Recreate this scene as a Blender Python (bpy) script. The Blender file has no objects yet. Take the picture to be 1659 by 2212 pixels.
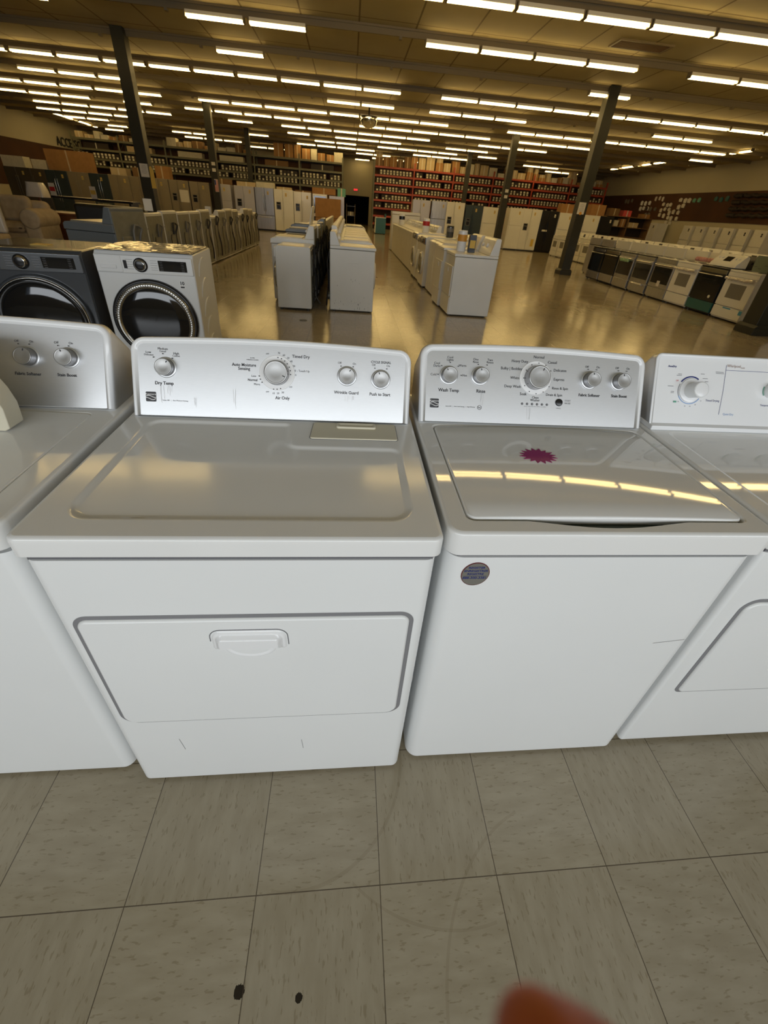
import bpy, bmesh, math, random
from mathutils import Vector, Matrix
from mathutils.geometry import tessellate_polygon
random.seed(7)
SC = bpy.context.scene
COL = SC.collection
pi = math.pi
# ------------------------------------------------------------------ camera
F, YAW, PIT, ROL = 890.2086, 0.1244571, 0.5671620, 0.0875560
CAM = Vector((1.1094884, -0.3072088, 1.4399018))
CX, CY = 838.5775, 1018.9207
fw = Vector((math.sin(YAW)*math.cos(PIT), math.cos(YAW)*math.cos(PIT), -math.sin(PIT)))
rt = Vector((math.cos(YAW), -math.sin(YAW), 0)); up = rt.cross(fw)
r_ = rt*math.cos(ROL)+up*math.sin(ROL); u_ = -rt*math.sin(ROL)+up*math.cos(ROL)
cd = bpy.data.cameras.new('camera'); cam = bpy.data.objects.new('camera', cd); COL.objects.link(cam)
cam.matrix_world = Matrix(((r_.x, u_.x, -fw.x, CAM.x), (r_.y, u_.y, -fw.y, CAM.y), (r_.z, u_.z, -fw.z, CAM.z), (0, 0, 0, 1)))
cd.sensor_fit = 'VERTICAL'; cd.sensor_height = 24.0; cd.lens = F*24.0/2212
cd.shift_x = -(CX-829.5)/2212; cd.shift_y = (CY-1106)/2212
cd.clip_start = 0.005; cd.clip_end = 200
cd.dof.use_dof = True; cd.dof.focus_distance = 1.25; cd.dof.aperture_fstop = cd.lens/2.0
SC.camera = cam
# ------------------------------------------------------------------ light, exposure
SC.view_settings.view_transform = 'Standard'; SC.view_settings.look = 'None'
SC.view_settings.gamma = 1; SC.view_settings.use_curve_mapping = False
SC.view_settings.exposure = 0.0
SC.cycles.use_denoising = True
SC.cycles.max_bounces = 8; SC.cycles.diffuse_bounces = 4; SC.cycles.glossy_bounces = 4
SC.cycles.sample_clamp_indirect = 4
W = bpy.data.worlds.new('world'); SC.world = W; W.use_nodes = True
W.node_tree.nodes['Background'].inputs[0].default_value = (.75, .86, 1, 1)
W.node_tree.nodes['Background'].inputs[1].default_value = 0.25
TUBE = (1.0, .69, .26); TUBE_S = 15.0
def daylight(name, x, y, z, sx, sz, power):
    l = bpy.data.lights.new(name, 'AREA'); l.shape = 'RECTANGLE'; l.size = sx; l.size_y = sz
    l.energy = power; l.color = (.92, .965, 1.0)
    o = bpy.data.objects.new(name, l); COL.objects.link(o); o.location = (x, y, z)
    o.rotation_euler = (pi/2, 0, 0)      # shines towards +Y
    return o
DAY = daylight('shop_window_daylight', 1.5, -4.35, 2.15, 12.0, 1.75, 290)
# ------------------------------------------------------------------ materials
def mat(name, col, rough=.5, metal=0, spec=.5, coat=0, emit=None, es=0, var=0, vscale=20, bump=0, bscale=60, stretch=None):
    m = bpy.data.materials.new(name); m.use_nodes = True
    nt = m.node_tree; b = nt.nodes['Principled BSDF']
    b.inputs['Base Color'].default_value = (*col, 1); b.inputs['Roughness'].default_value = rough
    b.inputs['Metallic'].default_value = metal; b.inputs['Specular IOR Level'].default_value = spec
    b.inputs['Coat Weight'].default_value = coat; b.inputs['Coat Roughness'].default_value = .06
    if emit:
        b.inputs['Emission Color'].default_value = (*emit, 1); b.inputs['Emission Strength'].default_value = es
    if var or bump:
        tc = nt.nodes.new('ShaderNodeTexCoord'); mp = nt.nodes.new('ShaderNodeMapping')
        nt.links.new(tc.outputs['Object'], mp.inputs[0])
        if stretch: mp.inputs['Scale'].default_value = stretch
        if var:
            n = nt.nodes.new('ShaderNodeTexNoise'); n.inputs['Scale'].default_value = vscale; n.inputs['Detail'].default_value = 4
            nt.links.new(mp.outputs[0], n.inputs[0])
            rp = nt.nodes.new('ShaderNodeValToRGB'); rp.color_ramp.elements[0].position = .3; rp.color_ramp.elements[1].position = .7
            rp.color_ramp.elements[0].color = (*[c*(1-var) for c in col], 1); rp.color_ramp.elements[1].color = (*[min(1, c*(1+var)) for c in col], 1)
            nt.links.new(n.outputs[0], rp.inputs[0]); nt.links.new(rp.outputs[0], b.inputs['Base Color'])
        if bump:
            n2 = nt.nodes.new('ShaderNodeTexNoise'); n2.inputs['Scale'].default_value = bscale; n2.inputs['Detail'].default_value = 3
            nt.links.new(mp.outputs[0], n2.inputs[0])
            bp = nt.nodes.new('ShaderNodeBump'); bp.inputs['Strength'].default_value = bump; bp.inputs['Distance'].default_value = .01
            nt.links.new(n2.outputs[0], bp.inputs['Height']); nt.links.new(bp.outputs[0], b.inputs['Normal'])
    return m
X = {}
X['enamel'] = mat('white_enamel', (.77, .785, .785), .34, coat=.15, var=.012, vscale=3)
X['enamel_worn'] = mat('worn_white_enamel_top', (.77, .775, .765), .13, coat=.0, bump=.03, bscale=9, var=.02, vscale=5)
X['enamel_gloss'] = mat('glossy_white_enamel', (.765, .77, .76), .035, coat=.0)
X['plastic_white'] = mat('white_plastic', (.80, .81, .82), .22, coat=.2)
X['plastic_cream'] = mat('cream_plastic', (.62, .58, .45), .4)
X['silver'] = mat('brushed_silver_panel', (.60, .61, .62), .36, metal=.75, var=.03, vscale=60, stretch=(1, 1, 40), bump=.02, bscale=300)
X['knob_cap'] = mat('spun_metal_cap', (.42, .42, .415), .38, metal=.7)
X['knob_side'] = mat('chrome_knob_side', (.34, .34, .35), .22, metal=.9)
X['print'] = mat('dark_grey_print', (.045, .045, .05), .6)
X['print_light'] = mat('pale_grey_print', (.25, .25, .26), .6)
X['white_print'] = mat('white_print', (.85, .85, .85), .5)
X['navy'] = mat('navy_print', (.02, .03, .16), .5)
X['skyblue'] = mat('pale_blue_print', (.25, .38, .62), .5)
X['red_print'] = mat('red_print', (.6, .08, .08), .5)
X['green_print'] = mat('green_print', (.12, .35, .25), .5)
X['bronze'] = mat('bronze_print', (.35, .24, .2), .5)
X['magenta'] = mat('magenta_paper', (.28, .012, .13), .55)
X['sticker'] = mat('grey_foil_sticker', (.24, .235, .21), .35, metal=.4)
X['maroon'] = mat('maroon_edge', (.12, .015, .02), .5)
X['gap'] = mat('dark_gap', (.03, .035, .035), .7)
X['seam'] = mat('seam_grey', (.12, .12, .13), .6)
X['reveal'] = mat('door_reveal_grey', (.20, .20, .21), .6)
X['tub'] = mat('tub_grey', (.10, .13, .12), .3)
X['black'] = mat('black_plastic', (.012, .012, .014), .25)
X['blackglass'] = mat('black_glass', (.006, .008, .011), .07, coat=.5)
X['rubber'] = mat('black_rubber', (.02, .018, .018), .6)
X['hosegrey'] = mat('grey_hose', (.16, .15, .13), .5)
X['chrome'] = mat('chrome_trim', (.62, .62, .60), .15, metal=1)
X['graphite'] = mat('graphite_enamel', (.045, .052, .062), .25, coat=.4)
X['graphite_panel'] = mat('graphite_metal_panel', (.20, .22, .25), .22, metal=.8)
X['galv'] = mat('galvanised_back', (.25, .25, .215), .45, metal=.5, var=.08, vscale=12)
X['steel'] = mat('stainless_steel', (.45, .45, .46), .3, metal=.9, var=.1, vscale=3, stretch=(10, 10, .6))
X['steel_dark'] = mat('dark_stainless', (.12, .14, .17), .3, metal=.7)
X['tan'] = mat('tan_film_steel', (.27, .23, .16), .4, metal=.3, var=.05, vscale=4)
X['brownfr'] = mat('brown_steel', (.10, .085, .06), .35, metal=.4)
X['slate'] = mat('slate_blue_steel', (.055, .075, .085), .32, metal=.5)
X['lav'] = mat('cool_grey_enamel', (.46, .46, .52), .32, metal=.2)
X['white_old'] = mat('aged_white_enamel', (.72, .71, .66), .3, coat=.2, var=.02, vscale=3)
X['greyblue'] = mat('grey_blue_enamel', (.145, .16, .165), .3, coat=.3)
X['card'] = mat('cardboard', (.30, .155, .055), .8, var=.1, vscale=5)
X['card2'] = mat('pale_cardboard', (.45, .36, .22), .8, var=.08, vscale=6)
X['card3'] = mat('dark_cardboard', (.17, .095, .04), .8)
X['whitebox'] = mat('white_carton', (.55, .52, .42), .7, var=.08, vscale=9)
X['rack_red'] = mat('red_rack_paint', (.33, .045, .02), .45, var=.1, vscale=4)
X['rack_green'] = mat('grey_green_rack_paint', (.115, .115, .075), .5, var=.08, vscale=4)
X['bin'] = mat('dark_bin_plastic', (.022, .014, .01), .6)
X['tag'] = mat('paper_card', (.62, .60, .47), .7)
X['tagy'] = mat('yellow_tag', (.62, .42, .08), .6)
X['paper'] = mat('white_paper', (.62, .59, .52), .7)
X['column'] = mat('olive_grey_column_paint', (.030, .029, .020), .4, spec=.3)
X['sofa'] = mat('beige_upholstery', (.44, .36, .25), .95, var=.12, vscale=8, bump=.3, bscale=80)
X['leather'] = mat('black_leather', (.012, .012, .01), .4)
X['wood'] = mat('reddish_wood', (.14, .045, .015), .4, var=.2, vscale=6)
X['wrap'] = mat('plastic_wrap', (.55, .5, .42), .18, coat=.8, bump=.8, bscale=25)
X['teal'] = mat('teal_film', (.015, .10, .10), .3)
X['bluefilm'] = mat('blue_tape', (.06, .28, .48), .4)
X['greenfoam'] = mat('green_foam', (.28, .42, .2), .7)
X['pinkfoam'] = mat('pink_wrap', (.45, .22, .2), .7, bump=.6, bscale=30)
X['reflector'] = mat('white_reflector', (.75, .72, .62), .35)
X['tube'] = mat('fluorescent_tube', (.9, .9, .85), .4, emit=TUBE, es=TUBE_S)
X['rail'] = mat('galvanised_rail', (.20, .155, .085), .6)
X['exit'] = mat('red_exit_light', (.5, .02, .02), .4, emit=(1, .03, .03), es=1.6)
X['mirror'] = mat('mirror_dome', (.8, .8, .75), .04, metal=1)
X['skin'] = mat('skin', (.36, .085, .025), .55, var=.1, vscale=120)
X['nail'] = mat('nail', (.5, .2, .1), .3)
X['orange'] = mat('orange_label', (.65, .3, .03), .5)
X['redlab'] = mat('red_label', (.45, .02, .02), .5)
X['flagred'] = mat('flag_red', (.4, .03, .04), .6)

def floor_mat():
    m = bpy.data.materials.new('vinyl_tile_floor'); m.use_nodes = True
    nt = m.node_tree; N = nt.nodes.new; L = nt.links.new; b = nt.nodes['Principled BSDF']
    g = N('ShaderNodeNewGeometry'); sp = N('ShaderNodeSeparateXYZ'); L(g.outputs['Position'], sp.inputs[0])
    def mth(op, a, c=None, d=None):
        n = N('ShaderNodeMath'); n.operation = op
        for i, v in enumerate((a, c, d)):
            if v is None: continue
            if isinstance(v, (int, float)): n.inputs[i].default_value = v
            else: L(v, n.inputs[i])
        return n.outputs[0]
    def mix(f, a, c, blend='MIX'):
        n = N('ShaderNodeMix'); n.data_type = 'RGBA'; n.blend_type = blend
        if isinstance(f, (int, float)): n.inputs[0].default_value = f
        else: L(f, n.inputs[0])
        for i, v in ((6, a), (7, c)):
            if isinstance(v, tuple): n.inputs[i].default_value = (*v, 1)
            else: L(v, n.inputs[i])
        return n.outputs[2]
    T = .3048
    gx = mth('DIVIDE', sp.outputs[0], T); gy = mth('DIVIDE', sp.outputs[1], T)
    fx = mth('FLOOR', gx); fy = mth('FLOOR', gy)
    par = mth('ABSOLUTE', mth('MODULO', mth('ADD', fx, fy), 2.0)); par = mth('ROUND', par)
    # distance to the nearest joint (metres)
    dx = mth('MULTIPLY', mth('ABSOLUTE', mth('SUBTRACT', gx, mth('ROUND', gx))), T)
    dy = mth('MULTIPLY', mth('ABSOLUTE', mth('SUBTRACT', gy, mth('ROUND', gy))), T)
    joint = mth('LESS_THAN', mth('MINIMUM', dx, dy), .0011)
    mp1 = N('ShaderNodeMapping'); mp1.inputs['Scale'].default_value = (150, 42, 1); L(g.outputs['Position'], mp1.inputs[0])
    mp2 = N('ShaderNodeMapping'); mp2.inputs['Scale'].default_value = (42, 150, 1); L(g.outputs['Position'], mp2.inputs[0])
    def streak(mp, sc, det):
        n = N('ShaderNodeTexNoise'); n.inputs['Scale'].default_value = sc; n.inputs['Detail'].default_value = det; L(mp.outputs[0], n.inputs[0]); return n.outputs[0]
    s = mix(par, streak(mp1, .25, 3), streak(mp2, .25, 3))
    fleck = mix(par, streak(mp1, .95, 2.2), streak(mp2, .95, 2.2))
    rp = N('ShaderNodeValToRGB'); e = rp.color_ramp.elements
    e[0].position = .35; e[0].color = (.310, .268, .190, 1); e[1].position = .66; e[1].color = (.355, .312, .228, 1); L(s, rp.inputs[0])
    fm = N('ShaderNodeValToRGB'); e = fm.color_ramp.elements; e[0].position = .60; e[0].color = (0, 0, 0, 1); e[1].position = .66; e[1].color = (1, 1, 1, 1); L(fleck, fm.inputs[0])
    c = mix(mth('MULTIPLY', fm.outputs[0], .42), rp.outputs[0], (.175, .135, .075))
    big = N('ShaderNodeTexNoise'); big.inputs['Scale'].default_value = .8; big.inputs['Detail'].default_value = 3; L(g.outputs['Position'], big.inputs[0])
    bt = N('ShaderNodeValToRGB'); e = bt.color_ramp.elements; e[0].position = .3; e[0].color = (.88, .86, .80, 1); e[1].position = .7; e[1].color = (1, 1, 1, 1); L(big.outputs[0], bt.inputs[0])
    c = mix(1.0, c, bt.outputs[0], 'MULTIPLY')
    # per-tile tone
    wn = N('ShaderNodeTexWhiteNoise'); wn.noise_dimensions = '2D'; cb = N('ShaderNodeCombineXYZ'); L(fx, cb.inputs[0]); L(fy, cb.inputs[1]); L(cb.outputs[0], wn.inputs[0])
    tone = mth('ADD', .955, mth('MULTIPLY', wn.outputs[0], .06)); vt = N('ShaderNodeCombineXYZ')
    for i in range(3): L(tone, vt.inputs[i])
    c = mix(1.0, c, vt.outputs[0], 'MULTIPLY')
    # scuffed arcs of old tape
    def ring(cx, cy, r, w, x0, x1):
        d = mth('SQRT', mth('ADD', mth('POWER', mth('SUBTRACT', sp.outputs[0], cx), 2), mth('POWER', mth('SUBTRACT', sp.outputs[1], cy), 2)))
        a = mth('LESS_THAN', mth('ABSOLUTE', mth('SUBTRACT', d, r)), w)
        return mth('MULTIPLY', a, mth('MULTIPLY', mth('GREATER_THAN', sp.outputs[0], x0), mth('LESS_THAN', sp.outputs[0], x1)))
    for a in ((1.0, .30, .30, .004, .95, 1.36), (1.75, -.25, .40, .0035, 1.30, 1.62), (1.42, .33, .42, .003, 1.15, 1.5)):
        c = mix(mth('MULTIPLY', ring(*a), .22), c, (.17, .13, .075))
    # two black gum spots
    for (sx, sy, r) in ((.906, -.147, .011), (1.034, -.164, .0075)):
        dd = mth('SQRT', mth('ADD', mth('POWER', mth('SUBTRACT', sp.outputs[0], sx), 2), mth('POWER', mth('SUBTRACT', sp.outputs[1], sy), 2)))
        dd = mth('ADD', dd, mth('MULTIPLY', mth('SUBTRACT', streak(mp1, 3, 2), .5), .006))
        c = mix(mth('LESS_THAN', dd, r), c, (.02, .016, .012))
    c = mix(mth('MULTIPLY', joint, .8), c, (.05, .035, .025))
    L(c, b.inputs['Base Color'])
    rn = N('ShaderNodeTexNoise'); rn.inputs['Scale'].default_value = 2.5; rn.inputs['Detail'].default_value = 4; L(g.outputs['Position'], rn.inputs[0])
    L(mth('ADD', .08, mth('MULTIPLY', rn.outputs[0], .14)), b.inputs['Roughness'])
    b.inputs['Specular IOR Level'].default_value = .5
    bn = N('ShaderNodeTexNoise'); bn.inputs['Scale'].default_value = 3.0; L(g.outputs['Position'], bn.inputs[0])
    bp = N('ShaderNodeBump'); bp.inputs['Strength'].default_value = .07; bp.inputs['Distance'].default_value = .02
    hh = mth('ADD', bn.outputs[0], mth('MULTIPLY', wn.outputs[0], .05)); L(hh, bp.inputs['Height']); L(bp.outputs[0], b.inputs['Normal'])
    return m
def tiled_mat(name, col, line, px, py, wx, rough=.8):
    m = bpy.data.materials.new(name); m.use_nodes = True
    nt = m.node_tree; N = nt.nodes.new; L = nt.links.new; b = nt.nodes['Principled BSDF']
    g = N('ShaderNodeNewGeometry'); sp = N('ShaderNodeSeparateXYZ'); L(g.outputs['Position'], sp.inputs[0])
    out = []
    for i, p in ((0, px), (1, py)):
        a = N('ShaderNodeMath'); a.operation = 'DIVIDE'; L(sp.outputs[i], a.inputs[0]); a.inputs[1].default_value = p
        r = N('ShaderNodeMath'); r.operation = 'ROUND'; L(a.outputs[0], r.inputs[0])
        s = N('ShaderNodeMath'); s.operation = 'SUBTRACT'; L(a.outputs[0], s.inputs[0]); L(r.outputs[0], s.inputs[1])
        q = N('ShaderNodeMath'); q.operation = 'ABSOLUTE'; L(s.outputs[0], q.inputs[0])
        w = N('ShaderNodeMath'); w.operation = 'LESS_THAN'; L(q.outputs[0], w.inputs[0]); w.inputs[1].default_value = wx/p; out.append(w.outputs[0])
    mx = N('ShaderNodeMath'); mx.operation = 'MAXIMUM'; L(out[0], mx.inputs[0]); L(out[1], mx.inputs[1])
    n = N('ShaderNodeTexNoise'); n.inputs['Scale'].default_value = .9; n.inputs['Detail'].default_value = 5; L(g.outputs['Position'], n.inputs[0])
    rp = N('ShaderNodeValToRGB'); e = rp.color_ramp.elements; e[0].position = .3; e[0].color = (*[c*.86 for c in col], 1); e[1].position = .7; e[1].color = (*col, 1); L(n.outputs[0], rp.inputs[0])
    mi = N('ShaderNodeMix'); mi.data_type = 'RGBA'; L(mx.outputs[0], mi.inputs[0]); L(rp.outputs[0], mi.inputs[6]); mi.inputs[7].default_value = (*line, 1)
    L(mi.outputs[2], b.inputs['Base Color']); b.inputs['Roughness'].default_value = rough
    return m
X['floor'] = floor_mat()
X['ceiling'] = tiled_mat('ceiling_panels', (.40, .34, .185), (.15, .11, .05), 1.22, 2.39, .018)
X['matte_dark'] = mat('unlit_room_dark', (.02, .018, .014), .95, spec=.05)  # near-black colour stands in for the darkness of the unlit storeroom
X['wall'] = mat('cream_wall_paint', (.50, .46, .33), .8, var=.04, vscale=.6)
X['pegboard'] = mat('brown_pegboard', (.065, .024, .008), .75, var=.2, vscale=.7)

# ------------------------------------------------------------------ mesh tools
class M:
    def __init__(s): s.v = []; s.f = []; s.m = []; s.sm = []; s.X = None
    def add(s, vs, fs, m=0, smooth=False):
        o = len(s.v)
        s.v += [tuple(s.X @ Vector(p)) if s.X is not None else tuple(p) for p in vs]
        for f in fs: s.f.append([i+o for i in f]); s.m.append(m); s.sm.append(smooth)
        return s
    def box(s, x0, x1, y0, y1, z0, z1, m=0):
        return s.add([(x0, y0, z0), (x1, y0, z0), (x1, y1, z0), (x0, y1, z0), (x0, y0, z1), (x1, y0, z1), (x1, y1, z1), (x0, y1, z1)],
                     [(0, 3, 2, 1), (4, 5, 6, 7), (0, 1, 5, 4), (1, 2, 6, 5), (2, 3, 7, 6), (3, 0, 4, 7)], m)
    def cbox(s, x, y, z, a, b, c, m=0): return s.box(x-a/2, x+a/2, y-b/2, y+b/2, z-c/2, z+c/2, m)
    def prism(s, pts, h0, h1, ax='z', m=0):
        n = len(pts)
        def P(p, h): return {'z': (p[0], p[1], h), 'y': (p[0], h, p[1]), 'x': (h, p[0], p[1])}[ax]
        vs = [P(p, h0) for p in pts]+[P(p, h1) for p in pts]
        fs = [list(range(n))[::-1], list(range(n, 2*n))]+[(i, (i+1) % n, (i+1) % n+n, i+n) for i in range(n)]
        return s.add(vs, fs, m)
    def loops(s, L, cap0=False, cap1=True, m=0, smooth=True, flat=()):
        n = len(L[0]); o = [p for l in L for p in l]; fs = []
        for k in range(len(L)-1):
            s.add([*L[k], *L[k+1]], [(i, (i+1) % n, n+(i+1) % n, n+i) for i in range(n)], m, smooth and k not in flat)
        if cap0: s.fill(L[0][::-1], m)
        if cap1: s.fill(L[-1], m)
        return s
    def fill(s, loop, m=0, holes=()):
        loops = [[Vector(p) for p in loop]]+[[Vector(p) for p in h] for h in holes]
        pts = [p for l in loops for p in l]
        tris = tessellate_polygon(loops)
        nn = Vector((0, 0, 0)); l0 = loops[0]
        for i in range(len(l0)): nn += l0[i].cross(l0[(i+1) % len(l0)])
        fs = []
        for t in tris:
            a, b, c = (pts[i] for i in t)
            fs.append(t if (b-a).cross(c-a).dot(nn) > 0 else t[::-1])
        return s.add(pts, fs, m)
    def cyl(s, c, d, r, h, n=20, m=0, r2=None, smooth=True):
        c = Vector(c); d = Vector(d).normalized(); a = d.orthogonal().normalized(); b = d.cross(a); r2 = r if r2 is None else r2
        A = [c+(a*math.cos(2*pi*i/n)+b*math.sin(2*pi*i/n))*r for i in range(n)]
        B = [c+d*h+(a*math.cos(2*pi*i/n)+b*math.sin(2*pi*i/n))*r2 for i in range(n)]
        s.add(A+B, [(i, (i+1) % n, n+(i+1) % n, n+i) for i in range(n)], m, smooth)
        s.add(A, [list(range(n))[::-1]], m); s.add(B, [list(range(n))], m); return s
    def lathe(s, c, d, prof, n=40, m=0, mats=None, a=None):
        c = Vector(c); d = Vector(d).normalized(); a = (a or d.orthogonal()).normalized(); b = d.cross(a)
        R = [[c+d*h+(a*math.cos(2*pi*i/n)+b*math.sin(2*pi*i/n))*max(r, 1e-5) for i in range(n)] for r, h in prof]
        for k in range(len(R)-1):
            s.add(R[k]+R[k+1], [(i, (i+1) % n, n+(i+1) % n, n+i) for i in range(n)], mats[k] if mats else m, True)
        return s
    def tube(s, pts, r, n=8, m=0):
        pts = [Vector(p) for p in pts]; R = []; a = None
        for i, p in enumerate(pts):
            t = (pts[min(i+1, len(pts)-1)]-pts[max(i-1, 0)]).normalized()
            a = t.orthogonal().normalized() if a is None else (a-t*a.dot(t)).normalized()
            b = t.cross(a); rr = r[i] if isinstance(r, (list, tuple)) else r
            R.append([p+(a*math.cos(2*pi*k/n)+b*math.sin(2*pi*k/n))*rr for k in range(n)])
        for k in range(len(R)-1):
            s.add(R[k]+R[k+1], [(i, (i+1) % n, n+(i+1) % n, n+i) for i in range(n)], m, True)
        s.add(R[0], [list(range(n))[::-1]], m); s.add(R[-1], [list(range(n))], m); return s
    def build(s, name, mats, parent=None, off=None, bevel=0, seg=2, subsurf=0):
        me = bpy.data.meshes.new(name)
        vs = [(a-off[0], b-off[1], c-off[2]) for a, b, c in s.v] if off else s.v
        me.from_pydata(vs, [], s.f)
        if not isinstance(mats, (list, tuple)): mats = [mats]
        for m in mats: me.materials.append(X[m] if isinstance(m, str) else m)
        me.polygons.foreach_set('material_index', s.m); me.polygons.foreach_set('use_smooth', s.sm)
        me.update()
        bm = bmesh.new(); bm.from_mesh(me); bmesh.ops.remove_doubles(bm, verts=bm.verts, dist=2e-5); bm.to_mesh(me); bm.free()
        o = bpy.data.objects.new(name, me); COL.objects.link(o)
        if parent: o.parent = parent
        if bevel:
            b = o.modifiers.new('bevel', 'BEVEL'); b.width = bevel; b.segments = seg; b.limit_method = 'ANGLE'; b.angle_limit = .7; b.harden_normals = True
            me.polygons.foreach_set('use_smooth', [True]*len(me.polygons))
        if not bevel and not subsurf and any(s.sm) and len(s.f) < 6000:
            b = o.modifiers.new('weighted_normals', 'WEIGHTED_NORMAL'); b.mode = 'FACE_AREA'; b.weight = 80; b.keep_sharp = True
        if subsurf:
            b = o.modifiers.new('sub', 'SUBSURF'); b.levels = subsurf; b.render_levels = subsurf
            me.polygons.foreach_set('use_smooth', [True]*len(me.polygons))
        return o
def tag(o, label, cat=None, group=None, kind=None):
    if label: o['label'] = label
    if cat: o['category'] = cat
    if group: o['group'] = group
    if kind: o['kind'] = kind
    return o
def thing(name, loc, rz=0, label='', cat='', group=None):
    o = bpy.data.objects.new(name, None); COL.objects.link(o); o.location = loc; o.rotation_euler = (0, 0, rz)
    o.empty_display_size = .1
    return tag(o, label, cat, group)
KIDS = {}
def kids(o):
    return [c for c in o.children]
def dup(o, loc, rz, label, parent=None):
    c = o.copy(); COL.objects.link(c)
    if parent: c.parent = parent
    else: c.location = loc; c.rotation_euler = (0, 0, rz); c['label'] = label
    for ch in o.children: dup(ch, None, None, None, c)
    return c
def struct(name, m, mats, **k): return tag(m.build(name, mats, **k), None, kind='structure')
ORD = ['first', 'second', 'third', 'fourth', 'fifth', 'sixth', 'seventh', 'eighth', 'ninth', 'tenth', 'eleventh', 'twelfth', 'thirteenth', 'fourteenth', 'fifteenth', 'sixteenth', 'seventeenth', 'eighteenth', 'nineteenth', 'twentieth', 'twenty-first', 'twenty-second', 'twenty-third', 'twenty-fourth']
def rpoly(cor, rad, seg=6, inset=0):
    """rounded polygon (CCW corners) inset by a distance; constant vertex count"""
    n = len(cor); c = [Vector((*p, 0)) for p in cor]; out = []; ins = []
    for i in range(n):
        a, b, d = c[i-1], c[i], c[(i+1) % n]
        e1 = (b-a).normalized(); e2 = (d-b).normalized()
        n1 = Vector((-e1.y, e1.x, 0)); n2 = Vector((-e2.y, e2.x, 0))
        p = b+(n1+n2)/(1+n1.dot(n2))*inset
        cr = e1.cross(e2).z
        r = rad[i] if isinstance(rad, (list, tuple)) else rad
        r = max(r-inset, .0003) if cr > 0 else r+inset
        ang = math.acos(max(-1, min(1, e1.dot(e2)))); t = r*math.tan(ang/2)
        p1 = p-e1*t; p2 = p+e2*t
        nn = n1 if cr > 0 else -n1
        cc = p1+nn*r
        v1 = p1-cc; v2 = p2-cc
        a1 = math.atan2(v1.y, v1.x); a2 = math.atan2(v2.y, v2.x); da = a2-a1
        while da > pi: da -= 2*pi
        while da < -pi: da += 2*pi
        for k in range(seg+1):
            w = a1+da*k/seg; out.append((cc.x+r*math.cos(w), cc.y+r*math.sin(w)))
    return out
def text_mesh(mb, s, place, size, m=0, align='CENTER', bold=0):
    """adds the letters of s to mb; place maps (x, y) of the letter plane to 3-D"""
    cu = bpy.data.curves.new('t', 'FONT'); cu.body = s; cu.size = size; cu.align_x = align; cu.align_y = 'CENTER'; cu.resolution_u = 2
    if bold: cu.offset = bold
    o = bpy.data.objects.new('t', cu); me = bpy.data.meshes.new_from_object(o)
    mb.add([place(v.co.x, v.co.y) for v in me.vertices], [tuple(p.vertices) for p in me.polygons], m)
    bpy.data.objects.remove(o); bpy.data.curves.remove(cu); bpy.data.meshes.remove(me)

# ------------------------------------------------------------------ structure
XL, XR, YB, YF, ZC = -18.6, 20.85, 43.2, -4.4, 4.72
m = M(); m.box(XL-.3, XR+.3, YF-.3, YB+8, -.2, 0); struct('floor', m, 'floor')
m = M(); m.box(XL-.3, XR+.3, YF-.3, YB+.2, ZC, ZC+.2); struct('ceiling', m, 'ceiling')
m = M(); m.box(XL-.2, XL, YF, YB, 0, ZC); struct('wall_left', m, 'wall')
m = M(); m.box(XR, XR+.2, YF, YB, 0, ZC); struct('wall_right', m, 'wall')
m = M(); m.box(XL, .45, YB, YB+.2, 0, ZC); m.box(2.75, XR, YB, YB+.2, 0, ZC); m.box(.45, 2.75, YB, YB+.2, 2.15, ZC); struct('wall_back', m, 'wall')
m = M(); m.box(-1, -.8, YB+.2, YB+6, 0, 3); m.box(4.2, 4.4, YB+.2, YB+6, 0, 3); m.box(-1, 4.4, YB+6, YB+6.2, 0, 3); m.box(-1, 4.4, YB+.2, YB+6.2, 3, 3.2); struct('wall_storeroom', m, 'matte_dark')  # room beyond the doorway, its darkness put into the wall colour
m = M(); m.box(XL, XL+.04, YF+6, YB-1, 1.0, 3.27); struct('trim_1', m, 'pegboard')
m = M(); m.box(XR-.04, XR, 9.0, YB-1, 2.1, 3.48); struct('trim_2', m, 'pegboard')
# front of the shop behind the viewer: piers, sill and header around the glass
m = M(); m.box(XL, -5.1, YF-.2, YF, 0, ZC); m.box(8.1, XR, YF-.2, YF, 0, ZC); m.box(-5.1, 8.1, YF-.2, YF, 0, 1.25); m.box(-5.1, 8.1, YF-.2, YF, 3.05, ZC); struct('wall_front', m, 'wall')
def ceil_row_y(k, x): return (9.86+2.375*k if k >= 0 else 9.86+2.0*k)-(.02+.0022*k)*(x-3)
# one long strut rail per row of lights
for k in range(-4, 14):
    m = M()
    for x0, x1 in ((XL+.2, XR-.2),):
        ya, yb = ceil_row_y(k, x0), ceil_row_y(k, x1)
        for (dy0, dy1, z0, z1) in ((-.022, .022, 4.58, 4.718), (-.05, -.03, 4.68, 4.718), (.03, .05, 4.68, 4.718)):
            m.add([(x0, ya+dy0, z0), (x0, ya+dy1, z0), (x0, ya+dy1, z1), (x0, ya+dy0, z1), (x1, yb+dy0, z0), (x1, yb+dy1, z0), (x1, yb+dy1, z1), (x1, yb+dy0, z1)],
                  [(0, 1, 2, 3), (7, 6, 5, 4), (0, 4, 5, 1), (1, 5, 6, 2), (2, 6, 7, 3), (3, 7, 4, 0)])
        for i in range(16):
            x = x0+1+i*2.44; y = ceil_row_y(k, x); m.box(x-.03, x+.03, y-.05, y+.05, 4.53, 4.58)
    struct('trim_%d' % (k+7), m, 'rail')
def rowx(i): return .18+i*(1.235 if i > 0 else 1.295)
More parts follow.
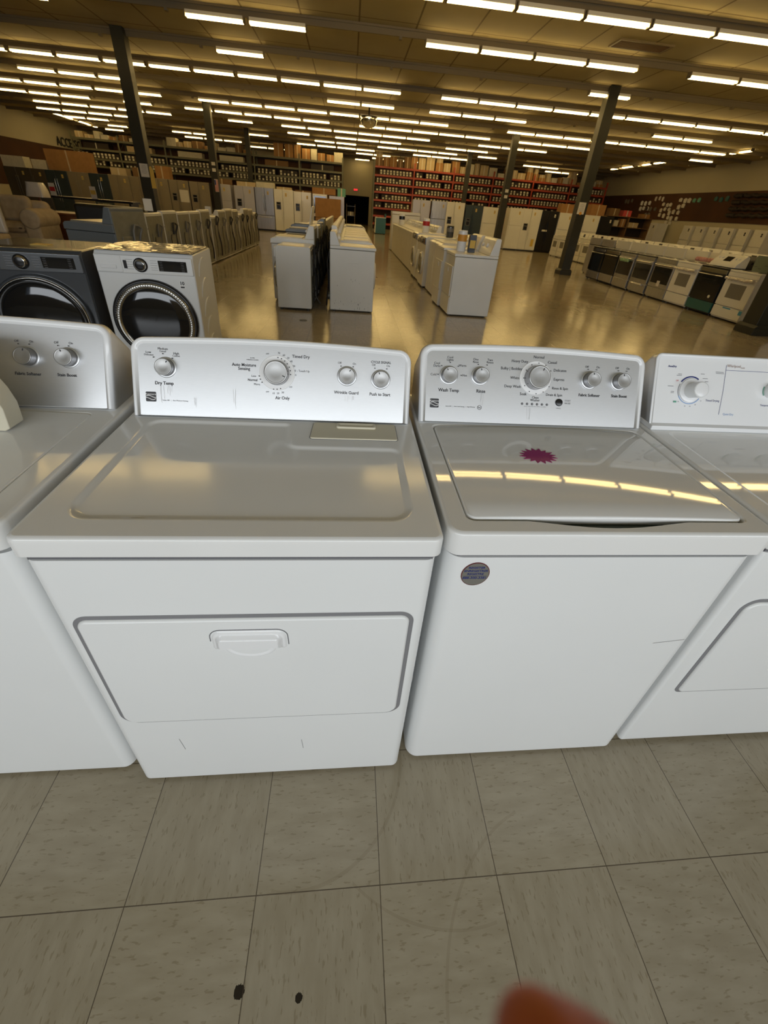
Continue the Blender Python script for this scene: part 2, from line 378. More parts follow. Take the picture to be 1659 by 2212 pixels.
LIT = {-2: [(-4, -1), (1, 9)], 0: [(0, 14)], 1: [(-5, -4), (-2, 0), (2, 6), (7, 13)], 2: [(-2, -1), (6, 7)],
       3: [(-8, 2), (3, 15)], 4: [(-8, -5), (0, 2), (3, 6), (10, 12)],
       5: [(-10, -6), (-6, -5), (-4, 4), (6, 14)], 6: [(-11, -8), (-7, -6), (-5, 0), (1, 6), (7, 10), (14, 15)],
       7: [(-11, -6), (-4, -3), (-2, 4), (6, 9)], 8: [(-12, -8), (-2, -1), (0, 3), (5, 7)],
       9: [(-12, -10), (-4, -3), (-1, 1), (2, 6), (7, 8)], 10: [(-11, -10), (-8, -6), (-2, 2), (4, 7), (10, 12)],
       11: [(-12, -11), (-8, -5), (1, 3), (12, 14)], 12: [(-5, -3), (2, 5)]}
def make_fixture():
    t = thing('fluorescent_strip_light', (0, 0, 4.5), 0, 'x', 'ceiling light', 'fluorescent strip lights on the ceiling')
    L = 1.19; m = M()
    m.prism([(-.055, .09), (-.06, .03), (-.02, .022), (.02, .022), (.06, .03), (.055, .09)], -L/2, L/2, 'x')
    m.build('housing', 'reflector', t)
    for sy in (-1, 1):
        m = M(); m.tube([(-L/2+.02, sy*.05, 0), (L/2-.02, sy*.05, 0)], .019, 8); m.build('tube', 'tube', t)
        
    for sx in (-1, 1):
        m = M(); m.box(sx*L/2-.012, sx*L/2+.012, -.075, .075, -.02, .09); m.build('end_cap', 'rail', t)
    return t
proto = None
for k, spans in LIT.items():
    n = 0; tot = sum(b-a for a, b in spans)
    for a, b in spans:
        for i in range(a, b):
            x = rowx(i)+.62
            if x > XR-.8: continue
            y = ceil_row_y(k, x); lab = 'lit strip light, %s from the left in the %s row of ceiling lights' % (ORD[n], ORD[k] if k >= 0 else 'overhead'); n += 1
            rz = -(.02+.0022*k)
            if proto is None: proto = make_fixture(); proto.location = (x, y, 4.5); proto.rotation_euler = (0, 0, rz); proto['label'] = lab
            else: dup(proto, (x, y, 4.5), rz, lab)
for j, (x, y, wh) in enumerate([(18.0, 31.15, 'right'), (18.0, 29.85, 'right'), (18.0, 28.1, 'right'), (18.0, 26.6, 'right'), (18.1, 21.2, 'right'), (-16.1, 33.0, 'left'), (-16.15, 34.3, 'left'), (-16.2, 35.8, 'left'), (-16.3, 37.1, 'left')]):
    dup(proto, (x, y, 4.63), pi/2, 'strip light running along the %s wall, %s of those beside it from the far end' % (wh, ORD[j] if j < 5 else ORD[8-j]))
d = dup(proto, (2.02, 42.3, 4.63), 0, 'strip light over the cream wall with the red exit sign')

# columns
def column(x, y, label, plate=None, w=.30):
    t = thing('steel_column', (x, y, 0), 0, label, 'column')
    m = M(); m.box(-w/2, w/2, -w/2, w/2, 0, ZC-.001); m.build('shaft', 'column', t, bevel=.012)
    m = M(); m.box(-w/2-.05, w/2+.05, -w/2-.05, w/2+.05, 0, .12); m.prism([(-w/2-.05, .12), (w/2+.05, .12), (w/2+.004, .17), (-w/2-.004, .17)], -w/2-.045, w/2+.045, 'y'); m.build('base_skirt', 'column', t, bevel=.006)
    return t
C1 = column(8.28, 14.5, 'dark column between the aisle and the white stoves, with a white notice')
C2 = column(-4.72, 14.75, 'tall dark column on the left above the front-load washers, with a paper notice')
C3 = column(-4.85, 22.6, 'dark column left of centre with a small flag on it', w=.28)
C4 = column(8.2, 22.1, 'dark column standing among the fridges right of the centre aisle', w=.28)
C5 = column(8.5, 6.9, 'dark column cut by the right edge beside the nearest white stove', w=.32)
C6 = column(-4.95, 31.0, 'far slender column in front of the left shelving', w=.26)
C7 = column(8.2, 30.3, 'far slender column in front of the red racks', w=.26)
def notice(x, y, z, w, h, name, label, cat, extra=None, mt='paper', rz=0):
    t = thing(name, (x, y, z), rz, label, cat)
    m = M(); m.box(-w/2, w/2, -.004, .004, -h/2, h/2); m.build('sheet', mt, t)
    if extra: extra(t, w, h)
    return t
def lines(t, w, h):
    m = M()
    for i in range(9):
        z = h*.36-i*h*.075; ww = w*(.33 if i % 4 else .22); m.box(-ww, ww, -.0055, -.0042, z, z+h*.02)
    m.build('printed_lines', 'print_light', t)
def orange(t, w, h):
    lines(t, w, h); m = M(); m.cyl((0, -.0045, -h*.42), (0, -1, 0), w*.2, .003, 16); m.build('orange_sticker', 'orange', t)
notice(8.24, 14.342, 1.875, .22, .31, 'paper_notice', 'white notice with an orange sticker on the dark column by the stoves', 'notice', orange)
notice(-4.70, 14.592, 1.83, .22, .31, 'paper_notice', 'white notice on the tall left column', 'notice', lines)
def flag(t, w, h):
    m = M(); m.box(-w/2+.004, -w*.08, -.007, -.0042, h*.05, h/2-.02); m.build('canton', 'navy', t)
    m = M()
    for i in range(6):
        x = -w/2+.006+i*w*.165; m.box(x, x+w*.085, -.006, -.0042, -h/2+.01, h*.05 if x < -w*.08 else h/2-.02)
    m.build('stripes', 'flagred', t)
notice(-4.80, 22.454, 1.72, .15, .46, 'small_flag', 'small red, white and blue flag on the column left of centre', 'flag', flag)
for i, (x, y, z, l) in enumerate([(-4.83, 22.45, 2.5, 'upper'), (-4.83, 22.45, 2.28, 'lower')]):
    notice(x, y, z, .15, .12, 'number_card', '%s small white card on the column with the flag' % l, 'card')
for i, (z, l) in enumerate([(2.5, 'upper'), (2.28, 'lower')]):
    notice(8.2, 21.955, z, .15, .12, 'number_card', '%s small white card on the column among the right fridges' % l, 'card')
# ceiling vents, dome mirror, exit sign, wall letters
def vent(x, y, label):
    t = thing('ceiling_vent', (x, y, ZC-.001), 0, label, 'vent')
    m = M(); m.box(-.6, .6, -.25, -.21, -.03, 0); m.box(-.6, .6, .21, .25, -.03, 0); m.box(-.6, -.56, -.21, .21, -.03, 0); m.box(.56, .6, -.21, .21, -.03, 0); m.build('frame', 'rail', t)
    m = M(); m.box(-.56, .56, -.21, .21, -.006, 0); m.build('backing', 'gap', t)
    m = M()
    for i in range(7): m.box(-.56, .56, -.19+i*.06, -.165+i*.06, -.022, -.012)
    m.build('slats', 'card3', t)
vent(7.14, 11.42, 'dark rectangular vent in the ceiling at the upper right')
vent(7.1, 28.8, 'dark vent in the ceiling above the far right lights')
t = thing('dome_mirror', (1.78, 21.1, 4.40), 0, 'round mirror dome hanging from the ceiling over the centre aisle', 'dome mirror')
m = M(); m.lathe((0, 0, 0), (0, 0, -1), [(.33, 0), (.33, .04), (.325, .1), (.29, .2), (.22, .27), (.12, .31), (.0, .325)], 32); m.build('dome', 'mirror', t)
m = M(); m.cyl((0, 0, 0), (0, 0, 1), .34, .04, 32); m.cyl((0, 0, .04), (0, 0, 1), .03, .279, 8); m.build('mount', 'black', t)
t = thing('exit_sign', (1.56, YB-.03, 2.57), 0, 'small glowing red exit sign on the far wall above the dark doorway', 'exit sign')
m = M(); m.box(-.18, .18, -.03, .03, -.10, .10); m.build('box', 'black', t, bevel=.005)
m = M(); text_mesh(m, 'EXIT', lambda a, b: (a, -.032, b), .17, bold=.006); m.build('letters', 'exit', t)
t = thing('wall_lettering', (XL+.05, 38.3, 3.58), 0, 'dark capital letters spelling the start of a word high on the left wall', 'sign')
m = M(); text_mesh(m, 'ACCESSORIES', lambda a, b: (0, a, b), .72, bold=.01)
mm = M(); mm.v = m.v; mm.f = m.f; mm.m = m.m; mm.sm = m.sm
o = mm.build('letters', 'gap', t); sm_ = o.modifiers.new('thick', 'SOLIDIFY'); sm_.thickness = .03
t.location.y = 38.75
tag((lambda q: (q.cyl((.473, 5.902, 0), (0, 0, 1), .055, .003, 24), q.build('floor_plate', 'hosegrey'))[1])(M()), 'small round grey plate set in the floor before the white dryers', 'floor plate')
# ------------------------------------------------------------------ nearest row: four laundry machines
def plane(yb, yt, zt):
    d = Vector((0, yt-yb, zt-.94)).normalized(); return Vector((0, yb, .94)), Vector((0, -d.z, d.y)), d
class Con:
    """control console in the machine's own frame: u along the width, v up the sloped face, n out of it"""
    def __init__(s, x0, w, yb, yt, zt, H, arch=.0, rad=.035, yback=.905, skew=0):
        s.x0, s.w, s.H, s.arch, s.rad, s.yback, s.skew = x0, w, H, arch, rad, yback, skew
        s.P, s.N, s.d = plane(yb, yt, zt)
    def at(s, u, v, n=0): return Vector((s.x0+u, 0, 0))+s.P+s.d*v+s.N*n
    def outline(s, i=0, bi=0, u0=None, u1=None):
        a = (s.u0 if u0 is None else u0)+i; b = (s.u1 if u1 is None else u1)-i; top = s.H-i; r = max(s.rad-i, .004); pts = [(a+.0, bi), (b, bi)]
        def th(u): return top+s.arch*math.sin(pi*max(0, min(1, (u-s.u0)/(s.u1-s.u0))))
        for k in range(9):
            w = k/8*pi/2; pts.append((b-r+r*math.cos(w), th(b-r)-r+r*math.sin(w)))
        for k in range(1, 16):
            u = b-r+(a+r-b+r)*k/16; pts.append((u, th(u)))
        for k in range(9):
            w = pi/2+k/8*pi/2; pts.append((a+r+r*math.cos(w), th(a+r)-r+r*math.sin(w)))
        return pts
def console(root, off, c, u0, u1, mats, inset=.016, panel='silver', rib=True):
    c.u0, c.u1 = u0, u1
    m = M(); L = []
    for i, n in ((inset+.004, .0005), (inset, .001), (inset-.003, .0045), (inset-.008, .006), (inset-.013, .0045), (.0006, .001), (0, -.006)):
        L.append([tuple(c.at(u, v, n)) for u, v in c.outline(i)])
    Lf = L[-1]; L.append([(p[0], p[1]+.014, .94+(p[2]-.94)*.985) for p in Lf]); L.append([(p[0], c.yback, .94+(p[2]-.94)*.66) for p in Lf])
    m.loops(L[::-1], cap0=True, cap1=True, flat=())
    o = m.build('console', mats, root, off)
    if panel:
        m = M(); P = [tuple(c.at(u, v, .0012)) for u, v in c.outline(inset+.0005, .002)]; P0 = [tuple(c.at(u, v, .0002)) for u, v in c.outline(inset+.0005, .002)]
        m.loops([P0, P], cap1=True, smooth=False); m.build('console_panel', panel, root, off)
    return o
def knob(root, off, c, u, v, r, h, ang, big=False):
    ctr = c.at(u, v, .001); m = M(); a = c.d
    if big: m.lathe(ctr, c.N, [(r+.0135, 0), (r+.0135, .0015), (r+.012, .0022), (r, .0022)], 48, 2)
    else: m.lathe(ctr, c.N, [(r+.004, 0), (r+.0035, .002), (r, .0022)], 40, 3)
    m.lathe(ctr, c.N, [(r*.99, .002), (r*.96, h*.45), (r*.93, h*.8), (r*.94, h*.88), (r*.95, h*.93), (r*.92, h)], 48, 1)
    m.lathe(ctr, c.N, [(r*.92, h), (r*.84, h+.0004), (r*.82, h-.0006), (r*.80, h), (r*.4, h-.0012), (.0, h-.0018)], 48, 0)
    o = m.build('selector_knob', ['knob_cap', 'knob_side', 'white_print', 'silver'], root, off)
    k = M(); cc = ctr+c.N*(h+.0006); dv = (c.d*math.cos(ang)+Vector((1, 0, 0))*math.sin(ang)); sv = dv.cross(c.N)
    q = [cc+dv*r*a_+sv*b_ for a_, b_ in ((.58, -.0011), (.58, .0011), (.80, .0011), (.80, -.0011))]
    k.add(q+[p-c.N*.0016 for p in q], [(0, 1, 2, 3), (0, 4, 5, 1), (1, 5, 6, 2), (2, 6, 7, 3), (3, 7, 4, 0)])
    km = k.build('pointer_mark', 'print', o, off)
    return o
def lettering(root, off, c, items, mats='print', name='lettering', bold=.0):
    dots = M()
    for s, u, v, h in items:
        if s == '.': dots.add([c.at(u+.0016*math.cos(k*pi/4), v+.0016*math.sin(k*pi/4), .0038) for k in range(8)], [tuple(range(8))])
        else:
            m = M(); size = h/.70; text_mesh(m, s, lambda a, b: c.at(u+a*.93, v+b, .0022), size, bold=bold*size); m.build(name, mats, root, off)
    if dots.v: dots.build('marker_dots', mats, root, off)
def emblem(root, off, c, u, v, s=.025):
    t = M(); q = [c.at(u+a, v+b, .0022) for a, b in rpoly([(-s/2, -s/2), (s/2, -s/2), (s/2, s/2), (-s/2, s/2)], s*.1, 3)]
    t.fill(q); o = t.build('brand_badge', 'print', root, off)
    w = M()
    for a0, ph in ((.02, 0), (-.20, 1.2)):
        pts = [(-.5+k/12, a0+.10*math.sin(ph+k/12*5.2)) for k in range(13)]
        for k in range(12):
            (xa, ya), (xb, yb) = pts[k], pts[k+1]
            w.add([c.at(u+xa*s, v+(ya-.03-.0)*s, .0026), c.at(u+xb*s, v+(yb-.03)*s, .0026), c.at(u+xb*s, v+(yb+.03)*s, .0026), c.at(u+xa*s, v+(ya+.03)*s, .0026)], [(0, 1, 2, 3)])
    text_mesh(w, 'Kenmore', lambda a, b: c.at(u+a, v+s*.25+b, .0026), s*.27, bold=.002*s)
    w.build('badge_lines', 'white_print', o, off)
def deck(root, off, x0, x1, y0, y1, zt, zl, outline, prof, mats, name='top_panel', bottom=True, r=.022):
    """top slab with a shaped recess; outline(inset) gives the recess polygon"""
    m = M(); ring = [(x0, y0), (x1, y0), (x1, y1), (x0, y1)]; rr = [r, r, .006, .006]
    L = []
    for ins, z in ((.004, zl), (0, zl+.004), (0, zt-.009), (.0012, zt-.004), (.0038, zt-.0012), (.009, zt)):
        L.append([(a, b, z) for a, b in rpoly(ring, rr, 6, ins)])
    m.loops(L, cap0=bottom, cap1=False)
    H = [(a, b, zt) for a, b in outline(0)]
    m.fill(L[-1], 0, [H[::-1]])
    P = [[(a, b, zt+dz) for a, b in outline(i)] for i, dz in prof]
    m.loops([H]+P, cap1=False); m.fill(P[-1], 0)
    return m.build(name, mats, root, off)
def cabinet(root, off, x0, x1, y0, y1, z0, z1, mats='enamel', r=.022, name='cabinet', foot=True):
    m = M(); ring = [(x0, y0), (x1, y0), (x1, y1), (x0, y1)]; L = []
    for ins, z in ((.010, z0), (.003, z0+.003), (0, z0+.010), (0, z1)):
        L.append([(a, b, z) for a, b in rpoly(ring, [r, r, .004, .004], 8, ins)])
    m.loops(L, cap0=True, cap1=True)
    o = m.build(name, mats, root, off)
    if foot:
        for a in (x0+.06, x1-.06):
            for b in (y0+.07, y1-.07):
                q = M(); q.cyl((a, b, 0), (0, 0, 1), .02, z0+.003, 12); q.build('levelling_foot', 'black', root, off)
    return o
def front_door(root, off, x0, x1, z0, z1, yf, rs, yo=.0018):
    """hamper door standing a little proud of a shallow reveal"""
    cor = [(x0, z0), (x1, z0), (x1, z1), (x0, z1)]
    m = M(); L = []
    for i, y in ((-.0085, yf-.0006), (-.007, yf-.0012), (0, yf-.0012)): L.append([(a, y, b) for a, b in rpoly(cor, rs, 8, i)])
    m.loops(L, cap1=True, smooth=False); m.build('door_reveal', 'reveal', root, off)
    m = M(); L = []
    for i, y in ((.0012, yf-.001), (.001, yf-yo), (.0022, yf-yo-.0032), (.0055, yf-yo-.0052)): L.append([(a, y, b) for a, b in rpoly(cor, rs, 8, i)])
    m.loops(L, cap1=True); return m.build('door', 'enamel', root, off), yf-yo-.0052
# --- the silver-console dryer, middle left
def machine_root(name, x, y, label, cat):
    return thing(name, (x, y, 0), 0, label, cat), (x, y, 0)
YFR = .2555
R, O = machine_root('laundry_dryer', .92, .6, 'white dryer with a silver three-knob console and a wide front hamper door', 'dryer')
x0 = .551
cabinet(R, O, x0+.004, x0+.738, YFR, .93, .012, .8795)
m = M(); m.box(x0+.012, x0+.73, YFR+.004, .92, .878, .893); m.build('top_shade_strip', 'seam', R, O)  # dark strip painted as the shadow line below the top's lip
Lc = [(.604, .299), (1.249, .299), (1.249, .588), (.980, .588), (.966, .708), (.604, .708)]
deck(R, O, x0-.004, x0+.745, YFR-.008, .93, .937, .892, lambda i: rpoly(Lc, [.05, .05, .03, .018, .02, .04], 8, i),
     [(.003, -.0002), (.006, -.0008), (.010, -.0025), (.014, -.0036), (.018, -.004)], 'enamel_worn', r=.02)
# lint filter cover with its finger grip
m = M(); q = [(1.020, .622), (1.243, .622), (1.243, .711), (1.024, .711)]
m.loops([[(a, b, z) for a, b in rpoly(q, .006, 3, i)] for i, z in ((-.002, .9372), (-.002, .9378))], cap1=True, smooth=False); m.build('lint_cover_gap', 'print_light', R, O)
m = M(); m.loops([[(a, b, z) for a, b in rpoly(q, .006, 4, i)] for i, z in ((0, .9374), (0, .9395), (.002, .9405))], cap1=True); lid = m.build('lint_filter_cover', 'plastic_cream', R, O)
m = M(); q = [(1.085, .678), (1.19, .678), (1.19, .704), (1.085, .704)]
m.loops([[(a, b, z) for a, b in rpoly(q, .006, 4, i)] for i, z in ((0, .9404), (0, .944), (.003, .946), (.010, .9435), (.012, .9415))], cap1=True); m.build('finger_grip', 'plastic_cream', lid, O)
dr, yd = front_door(R, O, .592, 1.254, .338, .722, YFR, [.03, .03, .022, .022])
# moulded handle: raised hood above, scooped pull below
m = M(); cx = .918
hood = lambda i: rpoly([(cx-.072, .632), (cx+.072, .632), (cx+.072, .683), (cx-.072, .683)], [.003, .003, .020, .020], 6, i)
m.loops([[(a, y, b) for a, b in hood(i)] for i, y in ((-.004, yd), (-.002, yd-.002), (.002, yd-.0035), (.006, yd-.0035), (.009, yd-.010), (.013, yd-.013))], cap1=True); m.build('handle_hood', 'plastic_white', dr, O)
m = M(); sc = lambda i: [(cx+math.cos(w)*(.052-i), .632+min(0, math.sin(w))*(.034-i)*(1 if abs(math.cos(w)) < .999 else 0)) for w in [pi+pi*k/20 for k in range(21)]]
m.loops([[(a, y, b) for a, b in sc(i)] for i, y in ((-.001, yd-.0002), (.002, yd-.0022), (.006, yd-.0012), (.010, yd+.0002))], cap1=True); m.build('handle_pull', 'plastic_white', dr, O)
m = M()
arcp = [(cx-.079, .655)]+[(cx-.079+.022*(1-math.cos(w)), .668+.022*math.sin(w)) for w in [k*pi/12 for k in range(7)]]+[(cx+.079-.022*(1-math.cos(w)), .668+.022*math.sin(w)) for w in [pi/2-k*pi/12 for k in range(7)]]+[(cx+.080, .640)]
m.tube([(a, yd-.0004, b) for a, b in arcp], .0009, 6); m.build('handle_outline', 'seam', dr, O)
c = Con(x0, .74, .72, .79, 1.10, .196, arch=.011)
console(R, O, c, .012, .732, 'plastic_white')
m = M(); m.box(x0+.02, x0+.725, .722, .90, .937, .941); m.build('console_shadow_gap', 'gap', R, O)
DRY_T = [('Low', 0.055, 0.1599, 0.0057), ('Delicates', 0.0558, 0.1537, 0.0046), ('Medium', 0.0903, 0.1697, 0.0057), ('Casual', 0.09, 0.1636, 0.0046), ('High', 0.1225, 0.1594, 0.0058), ('Cotton', 0.1223, 0.1534, 0.0046), ('40 MIN', 0.3125, 0.1574, 0.0029), ('WRINKLE GUARD', 0.3124, 0.1527, 0.0029), ('Less', 0.3154, 0.1117, 0.0054), ('More', 0.3233, 0.0906, 0.0054), ('OFF', 0.351, 0.1699, 0.0035), ('OFF', 0.3501, 0.0721, 0.0036), ('70', 0.3804, 0.1728, 0.0047), ('60', 0.393, 0.1683, 0.0047), ('50', 0.4043, 0.1617, 0.0047), ('40', 0.4122, 0.1534, 0.0048), ('30', 0.4189, 0.1416, 0.0048), ('20 - Touch Up', 0.4387, 0.1297, 0.0054), ('10', 0.4222, 0.1188, 0.0048), ('OFF', 0.4107, 0.0869, 0.0036), ('10', 0.3657, 0.0687, 0.0049), ('20', 0.3773, 0.0691, 0.0049), ('30', 0.3897, 0.0719, 0.0049), ('Off', 0.5389, 0.1556, 0.0054), ('On', 0.5783, 0.1547, 0.0054), ('Off', 0.6298, 0.1541, 0.0055), ('On', 0.6694, 0.1534, 0.0055), ('Series 500   |   Auto Moisture Sensing', 0.1157, 0.0403, 0.0031)]
DRY_B = [('Dry Temp', 0.0902, 0.0836, 0.0082), ('Auto Moisture', 0.2911, 0.1389, 0.0077), ('Sensing', 0.291, 0.1294, 0.0077), ('Normal', 0.3123, 0.1013, 0.006), ('Timed Dry', 0.4372, 0.1665, 0.0077), ('Air Only', 0.389, 0.0572, 0.0079), ('CYCLE SIGNAL', 0.6496, 0.1618, 0.0061), ('Wrinkle Guard', 0.5583, 0.078, 0.008), ('Push to Start', 0.6493, 0.0768, 0.0081)]
DRY_D = [(.0673, .148), (.0903, .1576), (.113, .1472), (.3297, .1123), (.3325, .1042), (.3368, .0964), (.3782, .1616), (.3872, .1589), (.3955, .1536), (.402, .1468), (.4072, .1382), (.4099, .1293), (.4107, .1194), (.3665, .0797), (.3754, .0799), (.3846, .082), (.5426, .1475), (.5751, .1468), (.6335, .1459), (.6658, .1456)]
lettering(R, O, c, DRY_T+[('.', a, b, 0) for a, b in DRY_D]); lettering(R, O, c, DRY_B, bold=.018)
emblem(R, O, c, .056, .0485)
knob(R, O, c, .096, .124, .0225, .020, .6); knob(R, O, c, .3755, .122, .032, .026, 2.0, True); knob(R, O, c, .559, .122, .0225, .020, .55); knob(R, O, c, .650, .117, .0225, .020, -.35)
def smudges(R, O, c, pts, seed):
    rnd = random.Random(seed); m = M()
    for (u, v, L) in pts:
        for k in range(3):
            a = u+rnd.uniform(-.006, .006); w = rnd.uniform(.0003, .0007); vv = v
            while vv > v-L*rnd.uniform(.6, 1):
                a2 = a+rnd.uniform(-.0009, .0009); q = [c.at(a-w, vv, .0016), c.at(a+w, vv, .0016), c.at(a2+w*.8, vv-.005, .0016), c.at(a2-w*.8, vv-.005, .0016)]
                m.add(q, [(3, 2, 1, 0)]); a = a2; vv -= .005
    return m.build('drip_streaks', X['smudge'], R, O)
X['smudge'] = mat('dried_drips', (.55, .55, .55), .42, metal=.6)
smudges(R, O, c, [(.085, .078, .045), (.102, .078, .022), (.56, .070, .016), (.575, .070, .012), (.165, .05, .03), (.265, .075, .05)], 3)
def scratch(R, O, y, segs):
    m = M()
    for (a, z0, b, z1) in segs:
        d = Vector((b-a, z1-z0)).normalized()*.0005; m.add([(a-d.y, y, z0+d.x), (b-d.y, y, z1+d.x), (b+d.y, y, z1-d.x), (a+d.y, y, z0-d.x)], [(3, 2, 1, 0)])
    m.build('scratch_marks', 'print_light', R, O)
scratch(R, O, YFR-.0008, [(.695, .240, .701, .184), (1.007, .207, 1.010, .159), (1.284, .493, 1.283, .465)])
# --- the silver-console washer, middle right
R, O = machine_root('top_load_washer', 1.655, .6, 'white top-load washer with a magenta starburst on its glossy lid', 'washing machine')
x0 = 1.317; YW = .277
cabinet(R, O, x0-.002, x0+.682, YW, .95, .012, .865, r=.035)
scratch(R, O, YW-.0008, [(1.890, .568, 1.973, .580)])
m = M(); m.box(x0+.02, x0+.66, YW+.005, .94, .863, .880); m.build('top_shade_strip', 'seam', R, O)  # shade under the washer top, put in as a dark strip
def wout(i):
    p = []; a, b, y0, y1, r = x0+.030+i, x0+.650-i, .303+i, .730-i, .022-min(i, .01)
    for k in range(7): w = pi+k/6*pi/2; p.append((a+r+r*math.cos(w), y0+r+r*math.sin(w)))
    for k in range(13): u = k/12; p.append((1.475+(1.825-1.475)*u, y0-.020*math.sin(pi*u)**1.2))
    for (cx_, cy_, w0) in ((b-r, y0+r, -pi/2), (b-r, y1-r, 0), (a+r, y1-r, pi/2)):
        for k in range(7): w = w0+k/6*pi/2; p.append((cx_+r*math.cos(w), cy_+r*math.sin(w)))
    return p
deck(R, O, x0-.010, x0+.688, YW-.012, .95, .937, .879, wout, [(.002, -.0005), (.005, -.003), (.0065, -.012), (.007, -.020)], 'enamel_gloss', r=.03)
m = M(); m.box(1.48, 1.83, .297, .33, .9176, .9186); m.build('lid_pocket', 'tub', R, O)
# lid, gently crowned
def lid_mesh(mm, x0, x1, y0, y1, z, crown=.006, nx=48, ny=8, r=.014):
    def zz(a, b):
        u = (a-x0)/(x1-x0)*2-1; return z+crown*(1-u*u)
    e = .004; G = []
    for i in range(nx+1):
        f = i/nx; a = x0+e+(x1-x0-2*e)*(.5-.5*math.cos(pi*f)*(1 if 0 < i < nx else 1)) if False else x0+e+(x1-x0-2*e)*f
        if i in (0, nx): pass
        dx = min(a-x0-e, x1-e-a); s = r-math.sqrt(max(0, r*r-(r-dx)**2)) if dx < r else 0
        G.append([(a, y0+e+s+(y1-y0-2*e-2*s)*j/ny) for j in range(ny+1)])
    # extra columns inside the rounded corners
    cols = []
    for t in (0, .06, .2, .42, .7): cols.append(x0+e+r*t)
    cols += [x0+e+r+(x1-x0-2*e-2*r)*k/nx for k in range(nx+1)]+[x1-e-r*t for t in (.7, .42, .2, .06, 0)]
    G = []
    for a in cols:
        dx = max(0, min(a-x0-e, x1-e-a)); s = r-math.sqrt(max(0, r*r-(r-dx)**2)) if dx < r else 0
        G.append([(a, y0+e+s+(y1-y0-2*e-2*s)*j/ny) for j in range(ny+1)])
    n = len(G); vs = [(a, b, zz(a, b)) for c_ in G for a, b in c_]
    mm.add(vs, [(i*(ny+1)+j, (i+1)*(ny+1)+j, (i+1)*(ny+1)+j+1, i*(ny+1)+j+1) for i in range(n-1) for j in range(ny)], 0, True)
    ol = [G[i][0] for i in range(n)]+[G[-1][j] for j in range(1, ny+1)]+[G[i][ny] for i in range(n-2, -1, -1)]+[G[0][j] for j in range(ny-1, 0, -1)]
    N_ = len(ol); nr = []
    for k in range(N_):
        d = Vector((ol[(k+1) % N_][0]-ol[k-1][0], ol[(k+1) % N_][1]-ol[k-1][1])); nr.append(Vector((d.y, -d.x)).normalized())
    L = [[(a+v.x*o_, b+v.y*o_, zz(a, b)+dz) for (a, b), v in zip(ol, nr)] for o_, dz in ((0, 0), (.0025, -.0012), (.004, -.005), (.004, -.015), (.001, -.017))]
    mm.loops(L[::-1], cap0=True, cap1=False)
    return zz
m = M(); zz = lid_mesh(m, x0+.037, x0+.643, .313, .722, .9375, .0045); LID = m.build('lid', 'enamel_gloss', R, O); LID.modifiers.clear()
m = M(); pts = []; rs = random.Random(4)
for k in range(32):
    w = 2*pi*k/32+.08; s = (1.0 if k % 2 == 0 else .68)*(1+rs.uniform(-.05, .05)); a, b = 1.595+.049*s*math.cos(w), .557+.037*s*math.sin(w)
    pts.append((a, b, zz(a, b)+.0012))
m.loops([[(a, b, c_-.0010) for a, b, c_ in pts], pts], cap1=True, smooth=False); st = m.build('starburst_sticker', 'magenta', LID, O); st['label'] = 'magenta starburst price sticker'
c = Con(x0, .70, .74, .82, 1.10, .213, arch=.010)
console(R, O, c, -.004, .668, 'plastic_white', inset=.018)
m = M(); m.box(x0+.01, x0+.66, .745, .92, .937, .941); m.build('console_shadow_gap', 'gap', R, O)
WT = [('Cool', 0.08, 0.18, 0.0063), ('Lights', 0.08, 0.1731, 0.0063), ('Cool', 0.043, 0.1624, 0.0063), ('Darks', 0.0429, 0.1551, 0.0063), ('Warm', 0.1163, 0.1587, 0.0064), ('Cold', 0.0340, 0.1311, 0.0064), ('Hot', 0.1235, 0.1319, 0.0064), ('One', 0.1538, 0.1777, 0.0064), ('Rinse', 0.1539, 0.1704, 0.0057), ('Two', 0.1955, 0.178, 0.0064), ('Rinses', 0.1955, 0.1712, 0.0058), ('Heavy Duty', 0.2830, 0.1786, 0.0077), ('Bulky | Bedding', 0.2600, 0.1572, 0.0078), ('Whites', 0.2728, 0.1317, 0.0078), ('Deep Wash', 0.2660, 0.1075, 0.0078), ('Soak', 0.2989, 0.0873, 0.0079), ('Series 500   |   Auto Load Sensing   |   High Efficiency', 0.1155, 0.0447, 0.0030), ('Normal', 0.339, 0.1925, 0.0078), ('Casual', 0.3802, 0.1796, 0.0078), ('Delicates', 0.405, 0.158, 0.0079), ('Express', 0.4038, 0.1323, 0.0079), ('Rinse & Spin', 0.409, 0.107, 0.0073), ('Drain & Spin', 0.3923, 0.0878, 0.0073), ('Clean', 0.3361, 0.0782, 0.0066), ('Washer', 0.3357, 0.0707, 0.0066), ('Off', 0.486, 0.1722, 0.0059), ('On', 0.5205, 0.1723, 0.0059), ('Off', 0.5795, 0.1728, 0.006), ('On', 0.6141, 0.1725, 0.006)]
WB = [('Wash Temp', 0.0796, 0.089, 0.009), ('Rinse', 0.1729, 0.0899, 0.0091), ('Fabric Softener', 0.5, 0.0911, 0.008), ('Stain Boost', 0.5933, 0.0922, 0.0081)]
WD = [(.0803, .1659), (.0565, .1559), (.1038, .1563), (.0468, .1316), (.1135, .1316), (.1613, .1639), (.1871, .1635), (.3389, .1759), (.3601, .1707), (.3759, .1555), (.3741, .1109), (.3575, .0952), (.3365, .0893), (.3158, .095), (.301, .1109), (.2965, .1322), (.3027, .1545), (.3182, .1703), (.4903, .1653), (.516, .165), (.5841, .1653), (.6095, .1652)]
lettering(R, O, c, WT+[('.', a, b, 0) for a, b in WD]); lettering(R, O, c, WB, bold=.018)
